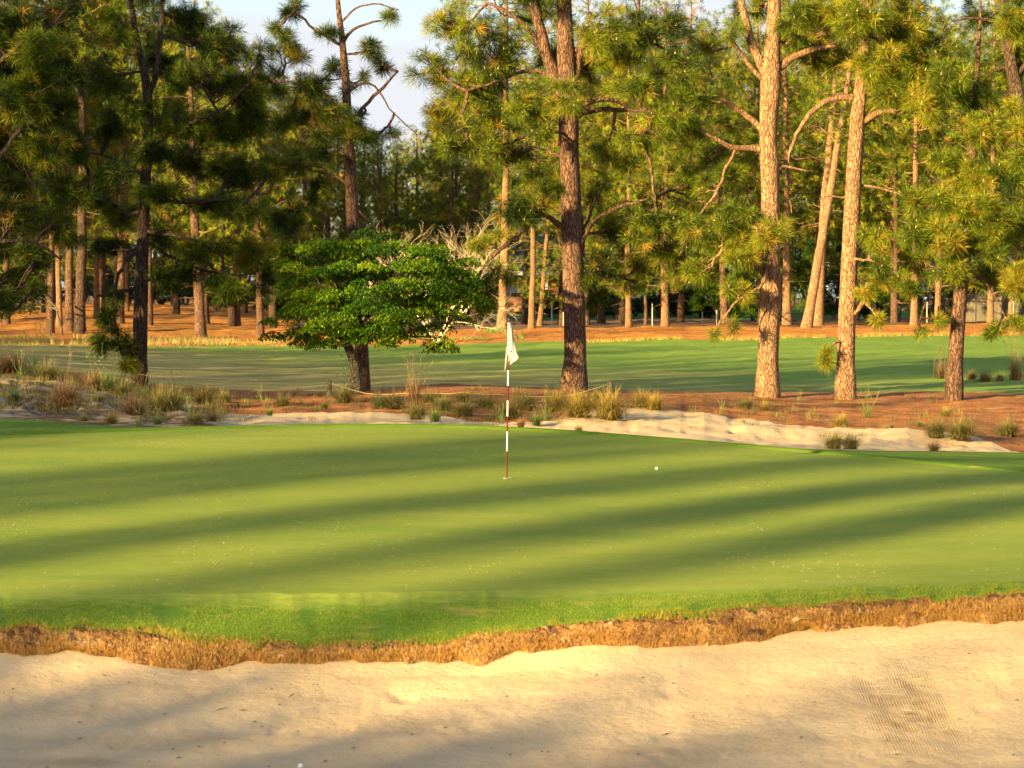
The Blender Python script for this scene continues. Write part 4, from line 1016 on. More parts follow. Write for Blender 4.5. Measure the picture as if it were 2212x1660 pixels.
# small leafless sapling at the straw edge
def bare_tree(name, base, label, cat, h, width, mat, r0, seed, depth=5, stems=1, rise=.75):
    r = np.random.default_rng(seed)
    root = empty(name, base, label, cat)
    mb = MB()
    def grow(p, d, L, rad, lev):
        k = 5; pts = [p]
        dd = d.copy()
        for i in range(k - 1):
            dd = norm(dd + r.normal(0, .16, 3) + [0, 0, .05]); pts.append(pts[-1] + dd * L / (k - 1))
        mb.tube(pts, np.linspace(rad, rad * .62, k), 6 if lev < 2 else 4, cap=lev == depth)
        if lev >= depth: return
        for c in range(int(r.integers(2, 4))):
            nd = norm(dd * rise + r.normal(0, .62, 3) * [width, width, .55])
            grow(pts[-1] if c < 2 else pts[2], nd, L * r.uniform(.62, .9), rad * .6, lev + 1)
    for s_ in range(stems):
        az = s_ * 6.28 / stems + r.uniform(0, 1)
        d0 = norm(np.array([math.cos(az) * .45, math.sin(az) * .45, 1])) if stems > 1 else np.array([0, 0, 1.0])
        grow(np.array(base) - [0, 0, .1], d0, h * .3, r0, 0)
    mb.build('bare_branches', M[mat], root, origin=base)
b = seat(133, 727, 100)
bare_tree('leafless_sapling', b, 'small leafless sapling with forked grey stems at the straw edge', 'tree', 5.0, 1.0, 'bark_grey', .09, 4, depth=5, rise=1.1)
b = np.array(P(945, 600, 116.0)); b[2] = ground(b[0], b[1])
bare_tree('leafless_shrub', b, 'bleached leafless shrub with tangled pale twigs behind the dogwood', 'shrub', 5.7, .9, 'bleached', .08, 9, depth=7, stems=4, rise=1.05)

# broadleaf bushes and hedge
def bush_proto(seed, mat, n=9000, lobes=26, leaf=.16):
    r = np.random.default_rng(seed); mb = MB()
    for k in range(lobes):
        c = np.array([r.uniform(-1, 1), r.uniform(-.8, .8), 0]); c[2] = r.uniform(.12, 1) * (1.05 - .45 * abs(c[0]) ** 2)
        c *= [2.3, 2.0, 4.3]
        rad = r.uniform(.45, .95)
        m = int(n / lobes)
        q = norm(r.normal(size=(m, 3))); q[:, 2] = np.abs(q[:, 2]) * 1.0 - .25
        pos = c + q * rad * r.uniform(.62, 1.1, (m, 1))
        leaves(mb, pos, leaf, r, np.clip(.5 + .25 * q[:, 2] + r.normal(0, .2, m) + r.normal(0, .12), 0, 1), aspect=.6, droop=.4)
    st = MB()
    for k in range(6):
        st.tube(bez([0, 0, -.2], [r.uniform(-1.5, 1.5), r.uniform(-1, 1), r.uniform(1.5, 3.2)], .05, 6, r), np.linspace(.09, .02, 6), 6)
    return mb.mesh('bush_leaves', M[mat], smooth=False), st.mesh('bush_stems', M['bark_grey'])
BUSH = {'b0': bush_proto(1, 'broad'), 'b1': bush_proto(2, 'broad'), 'd0': bush_proto(3, 'holly', 8000), 'd1': bush_proto(4, 'holly', 8000), 'l0': bush_proto(6, 'dogleaf', 7000)}
def bush(px, py, d, key, wpx, hpx, label, cat='shrub', name='leafy_shrub', group='shrubs along the far edge', lift=0):
    x = (px - CX) / F * d; z = ground(x, d)
    root = empty(name, (x, d, z), label, cat, group)
    sx = wpx / F * d / 5.6; sz = hpx / F * d / 5.2
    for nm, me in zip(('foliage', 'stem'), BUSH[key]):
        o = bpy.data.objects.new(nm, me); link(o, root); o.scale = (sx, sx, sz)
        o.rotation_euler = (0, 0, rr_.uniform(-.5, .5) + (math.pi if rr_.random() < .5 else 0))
    return root
bl = 'bright leafy shrub behind the pale stems, %s'
for px, w_, h_, key, lab in [(1560, 110, 130, 'b0', bl % 'beside the thickest sunlit near trunk'), (1625, 90, 150, 'b1', bl % 'half hidden by the thickest sunlit near trunk'), (1690, 110, 190, 'b0', bl % 'tall, left of the strongly leaning pine'),
                             (1745, 90, 170, 'b1', bl % 'just behind the strongly leaning pine'), (1800, 90, 180, 'd1', 'dark shrub behind the slender near trunk'), (1870, 110, 150, 'd0', 'dark shrub right of the slender near trunk'), (1940, 100, 160, 'b1', bl % 'behind the thin brown pine'),
                             (2010, 110, 130, 'd1', 'dark shrub left of the leaning dark near trunk'), (2080, 110, 140, 'd0', 'dark shrub behind the board fence, left one'), (2150, 110, 150, 'b0', bl % 'above the board fence'), (2230, 120, 150, 'd1', 'dark shrub behind the board fence at the right edge'),
                             (2320, 120, 150, 'd0', 'dark shrub beyond the right edge of the board fence')]:
    bush(px, 690, 150 + rr_.uniform(-4, 6), key, w_ * 1.15, h_, lab)
for px, h_, d in [(30, 90, 188), (130, 100, 182), (215, 90, 190), (320, 100, 184), (655, 130, 156), (740, 150, 158), (820, 140, 160), (900, 120, 166), (1010, 100, 172), (600, 120, 166), (470, 110, 168), (1270, 90, 186), (1360, 100, 190), (1460, 110, 188), (1520, 120, 178), (1230, 90, 190), (350, 80, 196), (270, 80, 200)]:
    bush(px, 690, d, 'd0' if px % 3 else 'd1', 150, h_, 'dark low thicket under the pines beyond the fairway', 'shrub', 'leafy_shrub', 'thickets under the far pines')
for k, px in enumerate(range(1190, 1560, 46)):
    bush(px, 680, 176 + rr_.uniform(-2, 2), 'd0' if k % 2 else 'd1', 84, 64 + rr_.uniform(-6, 10), 'dark clipped hedge shrub in the row along the lawn', group='hedge along the lawn')
for px, w_, h_, d, lab in [(500, 120, 110, 142, 'dark dense holly like tree on the orange slope left of the dogwood'), (588, 110, 120, 139, 'dark dense broadleaf tree closest to the left of the dogwood'), (380, 110, 120, 158, 'dark broadleaf tree behind the leaning greyish pine'),
                           (660, 130, 150, 160, 'dark broadleaf tree behind the left of the dogwood'), (760, 130, 170, 170, 'dark broadleaf tree directly behind the dogwood'), (850, 130, 160, 165, 'dark broadleaf tree behind the right of the dogwood')]:
    p = bush(px, 700, d, 'd0' if d % 2 else 'd1', w_, h_, lab, 'tree', 'broadleaf_tree', 'dark broadleaf trees')
    x, z = p.location.x, p.location.z
    for ch in p.children: ch.location.z = 1.1
    tk = MB(); tk.tube([(0, 0, -.3), (.05, 0, .8), (0, .05, 2), (.1, 0, 3.4)], [.30, .24, .22, .12], 12, rough=.08)
    tk.build('trunk', M['bark_dark'], p)
for px, w_, h_, d in [(-60, 150, 200, 190), (60, 150, 210, 195), (250, 130, 190, 200), (400, 150, 200, 200), (520, 150, 220, 205), (640, 150, 240, 210), (780, 150, 250, 215), (900, 150, 240, 212), (1480, 150, 220, 200), (1600, 150, 240, 205), (1900, 150, 220, 205), (1750, 150, 240, 205), (2050, 150, 220, 205), (2200, 150, 220, 205), (2350, 150, 220, 205)]:  # dark leaf colour paints the shaded depth between the stems
    bush(px, 690, d, 'd0' if px % 4 else 'd1', w_ * 1.25, h_, 'understorey tree coloured dark for the shade behind the pine stems', 'tree', 'broadleaf_tree', 'understorey of the wood')
for px, w_, h_, d in [(830, 150, 330, 176), (905, 150, 360, 182), (955, 140, 390, 178), (700, 150, 300, 184), (620, 150, 380, 190), (1300, 150, 420, 236), (1420, 150, 420, 232), (1540, 150, 420, 236), (1830, 150, 420, 232), (1950, 150, 420, 236), (2080, 150, 420, 236), (330, 160, 420, 226), (180, 160, 420, 232), (20, 160, 420, 236), (470, 160, 420, 226), (2220, 160, 420, 226)]:  # dark leaves stand in for shade in the depth of the wood
    bush(px, 690, d, 'd0' if px % 4 else 'd1', w_ * 1.3, h_, 'tall tree with leaves coloured dark for the shade deep in the wood', 'tree', 'broadleaf_tree', 'shade dark trees deep in the wood')
# small lime green tree
p = bush(1394, 693, 140, 'l0', 42, 54, 'small lime green tree in front of the dark hedge', 'tree', 'broadleaf_tree', None)
for ch in p.children: ch.location.z = 1.5
tk = MB(); tk.tube([(0, 0, -.3), (.03, 0, .8), (0, .02, 1.5), (.12, 0, 2.2)], [.12, .10, .09, .05], 10, rough=.08); tk.build('trunk', M['bark'], p)
p.pop('group', None) if 'group' in p else None

# ------------------------------------------------------------------ house with porch and white chairs
def house():
    d = 206.0
    k = F / d
    X = lambda px: (px - CX) / k
    Z = lambda py: ZC + (YH - py) / k
    base = (X(1110), d, ground(X(1110), d))
    root = empty('brick_house', base, 'grey roofed house with a brick porch seen between the far pines', 'house')
    x0, x1 = X(975), X(1290)
    zf, ze, zr = Z(642), Z(588), Z(508)
    def part(name, mat, parent=root):
        return MB(), name, mat, parent
    mb = MB()
    mb.box(((x0 + x1) / 2, d + 5.2, (base[2] + ze) / 2 - .2), (x1 - x0, 8, ze - base[2] + .4)); mb.build('wall', M['brick'], root, False, base)
    mb = MB()
    a, b_ = x0 - .5, x1 + .5; y0, ym, y1 = d - 1.9, d + 4.5, d + 10
    mb.add([(a, y0, ze - .1), (b_, y0, ze - .1), (b_ - 2, ym, zr), (a + 2, ym, zr), (a, y1, ze - .1), (b_, y1, ze - .1)], [(0, 1, 2, 3), (3, 2, 5, 4)], [(0, 3, 4), (1, 5, 2)])
    rf = mb.build('roof', M['shingle'], root, False, base)
    mb = MB(); mb.box((X(1016), d + 3, Z(490)), (.9, .9, 3.4)); mb.box((X(1016), d + 3, Z(466)), (1.1, 1.1, .2)); mb.build('chimney', M['brick'], root, False, base)
    mb = MB(); mb.box(((a + b_) / 2, y0 - .06, ze - .16), (b_ - a, .16, .34)); mb.build('gutter', M['white'], root, False, base)
    mb = MB(); mb.box(((X(1092) + X(1180)) / 2, d - .1, (base[2] + zf) / 2), (X(1180) - X(1092), 3.2, zf - base[2]))
    mb.box((X(1134), d - 1.9, base[2] + .35), (1.6, .5, .7)); mb.box((X(1134), d - 2.3, base[2] + .15), (1.8, .5, .35)); mb.build('porch', M['brick'], root, False, base)
    for px in (1084, 1180):
        mb = MB(); mb.box((X(px), d - 1.5, (zf + ze) / 2), (.22, .22, ze - zf)); mb.box((X(px), d - 1.5, zf + .1), (.32, .32, .18)); mb.box((X(px), d - 1.5, ze - .25), (.32, .32, .18)); mb.build('column', M['white'], root, False, base)
    for px, w_ in ((1066, 22), (1016, 18), (1104, 12), (1160, 20), (1215, 18)):
        mb = MB(); zc_, hh = Z(622), 1.5; ww = w_ / k
        yb = d + 1.14
        for t in np.linspace(-.5, .5, 4): mb.box((X(px) + t * ww, yb, zc_), (.06, .08, hh))
        for t in np.linspace(-.5, .5, 4): mb.box((X(px), yb - .004, zc_ + t * hh), (ww + .06, .07, .06))
        fr = mb.build('window', M['white'], root, False, base)
        mb = MB(); mb.box((X(px), yb + .035, zc_), (ww, .03, hh)); mb.build('pane', M['glass'], fr, False, base)
    for px in (1109.5, 1121.5):
        mb = MB(); n = 8
        c = np.array([X(px), d - 1.2, Z(604)])
        for i in range(n):
            pass
        th = np.linspace(0, math.pi, 7)
        mb.tube([c + [0, 0, -.17 * math.cos(t)] for t in th], [max(.01, .17 * math.sin(t)) for t in th], 10)
        mb.tube([c + [0, 0, .17], c + [0, 0, .5]], [.02, .02], 5)
        mb.build('lamp_globe', M['white'], root, True, base)
    for i, (px, lab) in enumerate([(1096, 'leftmost white wooden chair on the porch'), (1109, 'second white wooden chair from the left on the porch'), (1124, 'third white wooden chair on the porch, beside the dark pine'), (1141, 'rightmost white wooden chair on the porch, right of the dark pine')]):
        c = np.array([X(px), d - .9, zf + .004])
        ch = empty('porch_chair', c, lab, 'chair', 'white porch chairs')
        mb = MB(); mb.box((0, 0, .38), (.55, .5, .05)); mb.build('seat', M['white'], ch, False)
        mb = MB()
        for j in range(5):
            hgt = .62 - .05 * abs(j - 2) ** 1.3
            mb.add([(-.25 + j * .11, .22, .36), (-.16 + j * .11, .22, .36), (-.16 + j * .11, .42, .4 + hgt), (-.25 + j * .11, .42, .4 + hgt), (-.25 + j * .11, .25, .36), (-.16 + j * .11, .25, .36), (-.16 + j * .11, .45, .4 + hgt), (-.25 + j * .11, .45, .4 + hgt)],
                   [(0, 1, 2, 3), (7, 6, 5, 4), (0, 3, 7, 4), (1, 5, 6, 2), (3, 2, 6, 7)])
        mb.build('backrest', M['white'], ch, False)
        for sx in (-1, 1):
            mb = MB(); mb.box((sx * .33, 0, .6), (.12, .6, .04)); mb.build('armrest', M['white'], ch, False)
            for sy in (-.24, .24):
                mb = MB(); mb.box((sx * .3, sy, .29), (.05, .08, .58)); mb.build('leg', M['white'], ch, False)
house()
# fence posts with wire, board fence at the right
for i, (px, py, hp, lab) in enumerate([(1192, 708, 44, 'thin metal fence post right of the crooked pale pine'), (1217, 706, 26, 'short metal fence post beside the massive dark trunk'), (1409, 706, 46, 'metal fence post left of the pale pine by the lime green tree'), (1517, 700, 20, 'short metal fence post in the straw edge near the middle right'), (1548, 700, 26, 'pale metal fence post left of the thickest sunlit near trunk'),
                                  (2002, 698, 42, 'white topped fence post left of the leaning dark near trunk'), (2108, 696, 44, 'metal fence post in front of the board fence'), (2189, 699, 44, 'white fence post at the right beside the three pale pines')]):
    p = seat(px, py, 100); h = hp / F * p[1]
    root = empty('fence_post', p, lab, 'fence post', 'posts of the far fence')
    mb = MB(); mb.tube([(0, 0, -.3), (0, 0, h)], [.027, .027], 8); mb.build('post', M['metal'], root)
    mb = MB(); mb.tube([(0, 0, h - .02), (0, 0, h + .04), (0, 0, h + .09)], [.035, .035, .015], 8); mb.build('cap', M['metal'], root)
def board_fence():
    d = 142.0; xs = np.linspace((2086 - CX) / F * d, (2330 - CX) / F * d, 9)
    b = np.array([xs[0], d, ground(xs[0], d)])
    root = empty('board_fence', b, 'grey brown board fence behind the pines at the right edge', 'fence')
    for i in range(8):
        za = ground(xs[i], d); L = xs[i + 1] - xs[i]
        mb = MB(); n = 6
        for j in range(n): mb.box((xs[i] + L * (j + .5) / n, d + .003 * (j % 2), za + .85), (L / n - .012, .03, 1.7 + .02 * ((j * 7) % 3)))
        mb.build('fence_panel', M['fence'], root, False, b)
    for i in range(9):
        mb = MB(); mb.box((xs[i], d + .08, ground(xs[i], d) + .85), (.1, .1, 1.9)); mb.build('fence_post', M['fence'], root, False, b)
board_fence()

# ------------------------------------------------------------------ grass clumps
def clump_mesh(seed, n, h, spread, mat, width=.006, stalks=0, droop=1.0):
    r = np.random.default_rng(seed); mb = MB()
    az = r.uniform(0, 2 * math.pi, n); ln = r.uniform(.05, 1, n) ** .75 * spread; L = h * r.uniform(.6, 1.15, n)
    b0 = np.stack([r.normal(0, .05, n), r.normal(0, .05, n), np.zeros(n) - .04], 1) * (h / .5)
    out = np.stack([np.cos(az), np.sin(az), np.zeros(n)], 1)
    side = np.stack([-np.sin(az), np.cos(az), np.zeros(n)], 1)
    ts = [0, .35, .7, 1.0]; rows = []
    for t in ts:
        ang = ln * (.35 + .9 * t * droop)
        rows.append(b0 + out * (L * t * np.sin(np.minimum(ang, 1.9)))[:, None] + np.array([0, 0, 1.0]) * (L * t * np.cos(np.minimum(ang, 1.9)))[:, None])
    w_ = [1, .9, .6, .1]
    v = np.stack([rows[i] + s * side * width * w_[i] * .5 for i in range(4) for s in (-1, 1)], 1)
    base = np.arange(n)[:, None, None] * 8
    q = base + np.array([[0, 1, 3, 2], [2, 3, 5, 4], [4, 5, 7, 6]])[None]
    jit = r.normal(0, .13, n)
    c = np.stack([np.clip(x + jit, 0, 1) for x in (.05, .05, .35, .35, .65, .65, .95, .95)], 1)
    mb.add(v.reshape(-1, 3), q.reshape(-1, 4), c=c.reshape(-1))
    for k in range(stalks):
        a = r.uniform(0, 6.28); le = r.uniform(0, .35); hh = h * r.uniform(1.2, 1.9)
        tip = np.array([math.cos(a) * math.sin(le), math.sin(a) * math.sin(le), math.cos(le)]) * hh
        mb.tube(bez([0, 0, 0], tip, .03, 5, r, .03), [.003, .0026, .0022, .0015, .004], 3, c=.8)
        for _ in range(5):
            q_ = tip * r.uniform(.8, 1) + r.normal(0, .012, 3)
            mb.add([q_, q_ + r.normal(0, .014, 3), q_ + r.normal(0, .014, 3)], t=[(0, 1, 2)], c=.95)
    return mb.mesh('clump', M[mat], smooth=False)
KINDS_ = {
 'olive': [clump_mesh(200 + i, 560, .5, 1.3, 'grass', .007) for i in range(4)],
 'gold': [clump_mesh(210 + i, 560, .5, 1.3, 'grass_gold', .007) for i in range(3)],
 'red': [clump_mesh(220 + i, 480, .5, 1.15, 'grass_red', .007, 2) for i in range(3)],
 'green': [clump_mesh(230 + i, 260, .5, .95, 'grass_green', .009, 3) for i in range(3)],
 'weed': [clump_mesh(240 + i, 26, .5, .7, 'grass_green', .009, 10) for i in range(3)],
 'tall': [clump_mesh(250 + i, 120, .6, .25, 'grass_red', .008, 14) for i in range(2)],
}
WORDS = {'olive': 'olive green wiregrass clump', 'gold': 'golden wiregrass clump', 'red': 'russet dry grass clump', 'green': 'fresh green grass tuft', 'weed': 'thin stalked weed', 'tall': 'tall pinkish grass'}
CL = [  # px, base py, height px, kind, where
 (20, 806, 44, 'red', 'on the mound at the left edge'), (44, 822, 24, 'weed', 'below the russet clump at the left edge'), (99, 824, 40, 'olive', 'on top of the mound'), (70, 812, 50, 'weed', 'with white seed heads on the mound top'), (143, 882, 54, 'red', 'biggest on the mound face'), (31, 867, 22, 'green', 'alone on bare sand at the left'), (201, 842, 32, 'red', 'on the mound between the big russet one and the tree'),
 (235, 845, 34, 'green', 'upright, left of the dark tree foot'), (222, 844, 40, 'weed', 'left of the dark tree foot'), (263, 852, 26, 'olive', 'just below the dark tree foot'), (211, 871, 18, 'olive', 'low on the mound face'), (290, 899, 40, 'red', 'low right on the mound face'), (341, 890, 50, 'olive', 'largest of the two beside each other on the mound right'), (368, 893, 48, 'olive', 'right of the largest one on the mound right'),
 (317, 868, 30, 'green', 'behind the largest olive one'), (385, 866, 30, 'weed', 'above the mound right side'), (440, 874, 36, 'gold', 'right of the mound in the straw'), (481, 872, 26, 'olive', 'beside the golden one right of the mound'), (423, 918, 30, 'olive', 'at the green edge by the bunker start'), (457, 912, 22, 'red', 'at the left end of the back bunker'), (410, 905, 22, 'weed', 'low by the green edge left of the back bunker'), (300, 921, 20, 'weed', 'by the green edge below the mound'),
 (239, 918, 24, 'gold', 'by the green edge below the big russet one'), (180, 912, 16, 'olive', 'by the green edge at the foot of the mound'), (340, 920, 18, 'green', 'by the green edge right of the mound foot'), (515, 880, 14, 'weed', 'in the straw above the back bunker left end'), (610, 880, 26, 'olive', 'above the back bunker left of the rope post'), (582, 897, 14, 'green', 'on the bunker rim left of the rope post'), (563, 868, 14, 'weed', 'in the straw left of the rope post'), (650, 876, 14, 'weed', 'in the straw nearest left of the rope post'),
 (742, 872, 36, 'olive', 'right beside the left rope post'), (850, 886, 38, 'olive', 'left of the tall pinkish grass'), (820, 884, 26, 'green', 'above the back bunker left of the middle'), (893, 876, 52, 'tall', 'standing above the middle of the back bunker'), (899, 904, 34, 'olive', 'below the tall pinkish grass'), (940, 912, 24, 'green', 'on the sand rim in the middle'), (957, 890, 34, 'olive', 'right of the tall pinkish grass'), (1001, 900, 34, 'olive', 'on the rim left of the flagstick'), (1001, 869, 24, 'olive', 'behind the row left of the flagstick'),
 (1049, 884, 32, 'olive', 'nearest left of the flagstick'), (925, 872, 26, 'olive', 'behind the tall pinkish grass'), (1100, 908, 44, 'gold', 'directly behind the flagstick'), (1137, 888, 36, 'olive', 'nearest right of the flagstick'), (1160, 918, 22, 'green', 'on the rim right of the flagstick'), (1125, 922, 16, 'red', 'by the green edge right of the flagstick'), (1085, 918, 18, 'weed', 'by the green edge at the flagstick'), (1059, 912, 16, 'weed', 'on the rim nearest left of the flagstick'), (1180, 912, 30, 'weed', 'with pale seed heads right of the flagstick'),
 (1203, 890, 44, 'gold', 'left of the three golden ones by the right rope post'), (1250, 898, 48, 'gold', 'middle of the three golden ones by the right rope post'), (1318, 901, 52, 'gold', 'in front of the right rope post'), (1284, 870, 22, 'gold', 'small, left of the right rope post'), (1250, 934, 14, 'olive', 'on the green edge below the golden ones'), (1386, 880, 34, 'gold', 'first of a pair right of the right rope post'), (1412, 884, 32, 'gold', 'second of a pair right of the right rope post'),
 (1611, 884, 24, 'olive', 'in the straw left of the thickest sunlit trunk'), (1652, 888, 18, 'gold', 'in the straw below the thickest sunlit trunk'), (1725, 872, 12, 'weed', 'in the straw between the two sunlit trunks'), (1817, 922, 24, 'gold', 'above the right end of the back bunker'), (1875, 903, 28, 'weed', 'green, right of the golden one above the bunker'), (2044, 901, 20, 'gold', 'in the straw at the far right'), (2022, 943, 36, 'olive', 'left of the pair at the bunker right end'), (2077, 946, 42, 'olive', 'right of the pair at the bunker right end'),
 (2179, 943, 38, 'olive', 'near the right edge above the bunker tip'), (1802, 968, 32, 'olive', 'left of the pair growing in the sand'), (1838, 968, 30, 'olive', 'right of the pair growing in the sand'), (2019, 975, 20, 'red', 'dark, in the sand near its right end'), (1872, 867, 12, 'weed', 'by the slender trunk foot'), (1986, 922, 12, 'green', 'small, left of the bunker right pair'), (1845, 882, 12, 'weed', 'between the slender trunk and the golden one'), (1927, 925, 8, 'green', 'low, above the bunker right part'),
 (2193, 824, 48, 'tall', 'on the fairway edge at the right edge'), (2032, 820, 38, 'tall', 'left of the leaning dark trunk on the fairway'), (2128, 826, 24, 'olive', 'low on the fairway right of the leaning dark trunk'), (2100, 822, 18, 'red', 'on the fairway nearest right of the leaning dark trunk'), (2160, 826, 16, 'red', 'between the low olive and tall ones at the right edge'), (700, 884, 14, 'olive', 'below the left rope post'), (1560, 890, 12, 'weed', 'in the straw above the back bunker')]
def clump(px, py, hpx, kind, where, k, group='grass clumps around the bunkers'):
    p = seat(px, py, 41.0)
    s = 1.4 * hpx / F * p[1] / .5 * (.7 if kind == 'tall' else 1.0)
    me = KINDS_[kind][k % len(KINDS_[kind])]
    o = bpy.data.objects.new({'weed': 'weed', 'tall': 'tall_grass'}.get(kind, 'grass_clump'), me)
    o.location = p; o.scale = (s * rr_.uniform(1.15, 1.5), s * 1.25, s); o.rotation_euler = (0, 0, rr_.uniform(0, 6.28))
    link(o); tag(o, WORDS[kind] + ' ' + where, 'weed' if kind == 'weed' else 'grass', group)
for k, c in enumerate(CL): clump(*c, k)
# nameless little tufts and sprigs sprinkled on the mound, straw and bunker rim: ground cover
def scatter_cover():
    r = np.random.default_rng(55); mb = MB()
    spots = []
    for _ in range(1500):
        px = r.uniform(-80, 2300)
        if r.random() < .6: px = r.uniform(-80, 480)
        d = r.uniform(43, 58.5)
        x = (px - CX) / F * d
        kI_d = float(np.interp(px, PX, CURV[kI][0]))
        if px > 480 and d < kI_d - .2 and r.random() < .8: continue
        if px > 1350 and r.random() < .45: continue
        spots.append((x, d, ground(x, d)))
    for (x, y, z) in spots:
        n = r.integers(8, 26); h = r.uniform(.04, .2)
        az = r.uniform(0, 6.28, n); le = np.abs(r.normal(0, .5, n)); L = h * r.uniform(.6, 1.3, n)
        b0 = np.array([x, y, z - .01]) + np.stack([r.normal(0, .06, n), r.normal(0, .06, n), np.zeros(n)], 1)
        tip = b0 + np.stack([np.cos(az) * np.sin(le), np.sin(az) * np.sin(le), np.cos(le)], 1) * L[:, None]
        sd_ = np.stack([-np.sin(az), np.cos(az), np.zeros(n)], 1) * .006
        v = np.stack([b0 - sd_, b0 + sd_, tip], 1).reshape(-1, 3)
        mb.add(v, t=np.arange(n * 3).reshape(n, 3), c=np.clip(np.full(n * 3, r.uniform(.1, .6)), 0, 1))
    tag(mb.build('ground_cover', M['grass'], smooth=False), 'scattered low sprigs and seedlings on the straw and mound', 'ground cover', None, 'stuff')
scatter_cover()
def meadow(name, label, k0, k1, lo, hi, n, h, mat, seed, f0=0., f1=1., width=.03, lean=.35):
    r = np.random.default_rng(seed); mb = MB()
    px = r.uniform(lo, hi, n); t = r.uniform(f0, f1, n)
    dens = fbm(px / 60, t * 2, 1.0, 3, seed); keep = dens > -.22; px, t = px[keep], t[keep]; n = len(px)
    d = np.interp(px, PX, CURV[k0][0]) * (1 - t) + np.interp(px, PX, CURV[k1][0]) * t
    z = np.interp(px, PX, CURV[k0][1]) * (1 - t) + np.interp(px, PX, CURV[k1][1]) * t
    a = CURV[k0][2] * (1 - t) + CURV[k1][2] * t
    x = (px - CX) / F * d
    z = z + zadd(x, d, a)
    b0 = np.stack([x, d, z - .02], 1)
    az = r.uniform(0, 6.28, n); le = np.abs(r.normal(0, lean, n)) if lean < 1.4 else r.normal(1.5, .06, n); L = h * r.uniform(.4, 1.3, n)
    if lean >= 1.4: b0[:, 2] += .03
    tip = b0 + np.stack([np.cos(az) * np.sin(le), np.sin(az) * np.sin(le), np.cos(le)], 1) * L[:, None]
    sd_ = np.stack([np.ones(n), np.zeros(n), np.zeros(n)], 1) * width * .5
    v = np.stack([b0 - sd_, b0 + sd_, tip], 1).reshape(-1, 3)
    mb.add(v, t=np.arange(n * 3).reshape(n, 3), c=np.repeat(np.clip(r.normal(.6, .25, n), 0, 1), 3))
    tag(mb.build(name, M[mat], smooth=False), label, 'grass', None, 'stuff')
meadow('dry_grass', 'pale dry grass fringe along the far edge of the fairway', kJ2, kK, -200, 760, 1500, .14, 'grass', 61, .97, 1.0, .025)
meadow('dry_grass', 'thin golden grass line between fairway and orange straw at the right', kJ2, kK, 1250, 2400, 4500, .2, 'grass_gold', 62, .985, 1.0, .035)
meadow('dry_grass', 'shaded tufts of grass in the straw before the left far pines', kK, kL, -200, 620, 2500, .3, 'grass', 63, 0, .6, .035)
meadow('dry_grass', 'grassy patch in the straw behind the flag', kK, kL, 880, 1130, 3000, .25, 'grass_green', 64, .2, .9, .04)
meadow('straw_litter', 'loose rust coloured pine needles lying on the straw', kI, kJ, -150, 2360, 50000, .17, 'strawblade', 71, 0, 1.0, .010, 1.6)
meadow('straw_litter', 'loose orange pine needles on the far wood floor', kK, kL, -200, 2400, 16000, .4, 'strawblade', 72, 0, 1.0, .03, 1.6)
meadow('turf_blades', 'fine green blades of the front fringe', kD, kE, -150, 2360, 80000, .034, 'turfblade', 65, 0, .72, .007, .5)
meadow('turf_blades', 'short sparse blades where the fringe thins into the green', kE, kF, -150, 2360, 26000, .016, 'turfblade', 74, 0, .05, .007, .5)
meadow('turf_blades', 'ragged longer green blades overhanging the bank edge', kD, kE, -150, 2360, 26000, .05, 'turfblade', 66, 0, .09, .007, .7)
meadow('dry_turf_blades', 'matted dry orange blades on the face of the turf bank', kC2, kD, -150, 2360, 32000, .05, 'dryblade', 67, 0, 1.0, .009, .9)
meadow('turf_blades', 'green blades spilling over the top of the turf bank', kC2, kD, -150, 2360, 16000, .06, 'turfblade', 73, .6, 1.0, .008, .9)
meadow('dry_turf_blades', 'dry orange blades along the foot of the turf bank', kC, kC2, -150, 2360, 34000, .06, 'dryblade', 68, -.15, 1.0, .009, .9)
meadow('turf_blades', 'ragged blades along the back fringe of the green', kG, kG2, -200, 2400, 26000, .05, 'turfblade', 69, .2, 1.0, .008, .4)
def litter():
    r = np.random.default_rng(70); mb = MB()
    cen = [(rx, ry) for rx, ry in zip(r.uniform(-60, 2260, 26), r.uniform(.0, 1.9, 26))]
    n = 1500
    for i in range(n):
        if r.random() < .55:
            c = cen[r.integers(0, len(cen))]; px = c[0] + r.normal(0, 60); t = c[1] + r.normal(0, .06)
        else: px = r.uniform(-60, 2260); t = r.uniform(0, 1.95)
        t = min(1.95, max(.01, t))
        ks = (kE, kF, t) if t < 1 else (kF, kG, t - 1)
        d = np.interp(px, PX, CURV[ks[0]][0]) * (1 - ks[2]) + np.interp(px, PX, CURV[ks[1]][0]) * ks[2]
        z = np.interp(px, PX, CURV[ks[0]][1]) * (1 - ks[2]) + np.interp(px, PX, CURV[ks[1]][1]) * ks[2]
        x = (px - CX) / F * d; a = r.uniform(0, 3.14); L = r.uniform(.006, .018); ww = r.uniform(.003, .006)
        u = np.array([math.cos(a), math.sin(a), 0]); v_ = np.array([-math.sin(a), math.cos(a), 0])
        b0 = np.array([x, d, z + .004])
        mb.add([b0 - u * L, b0 - v_ * ww + [0, 0, .006], b0 + u * L, b0 + v_ * ww + [0, 0, .006]], [(0, 1, 2, 3)])
    tag(mb.build('fallen_litter', M['bleached'], smooth=False), 'tiny pale flakes and petals scattered over the putting green', 'litter', None, 'stuff')
litter()
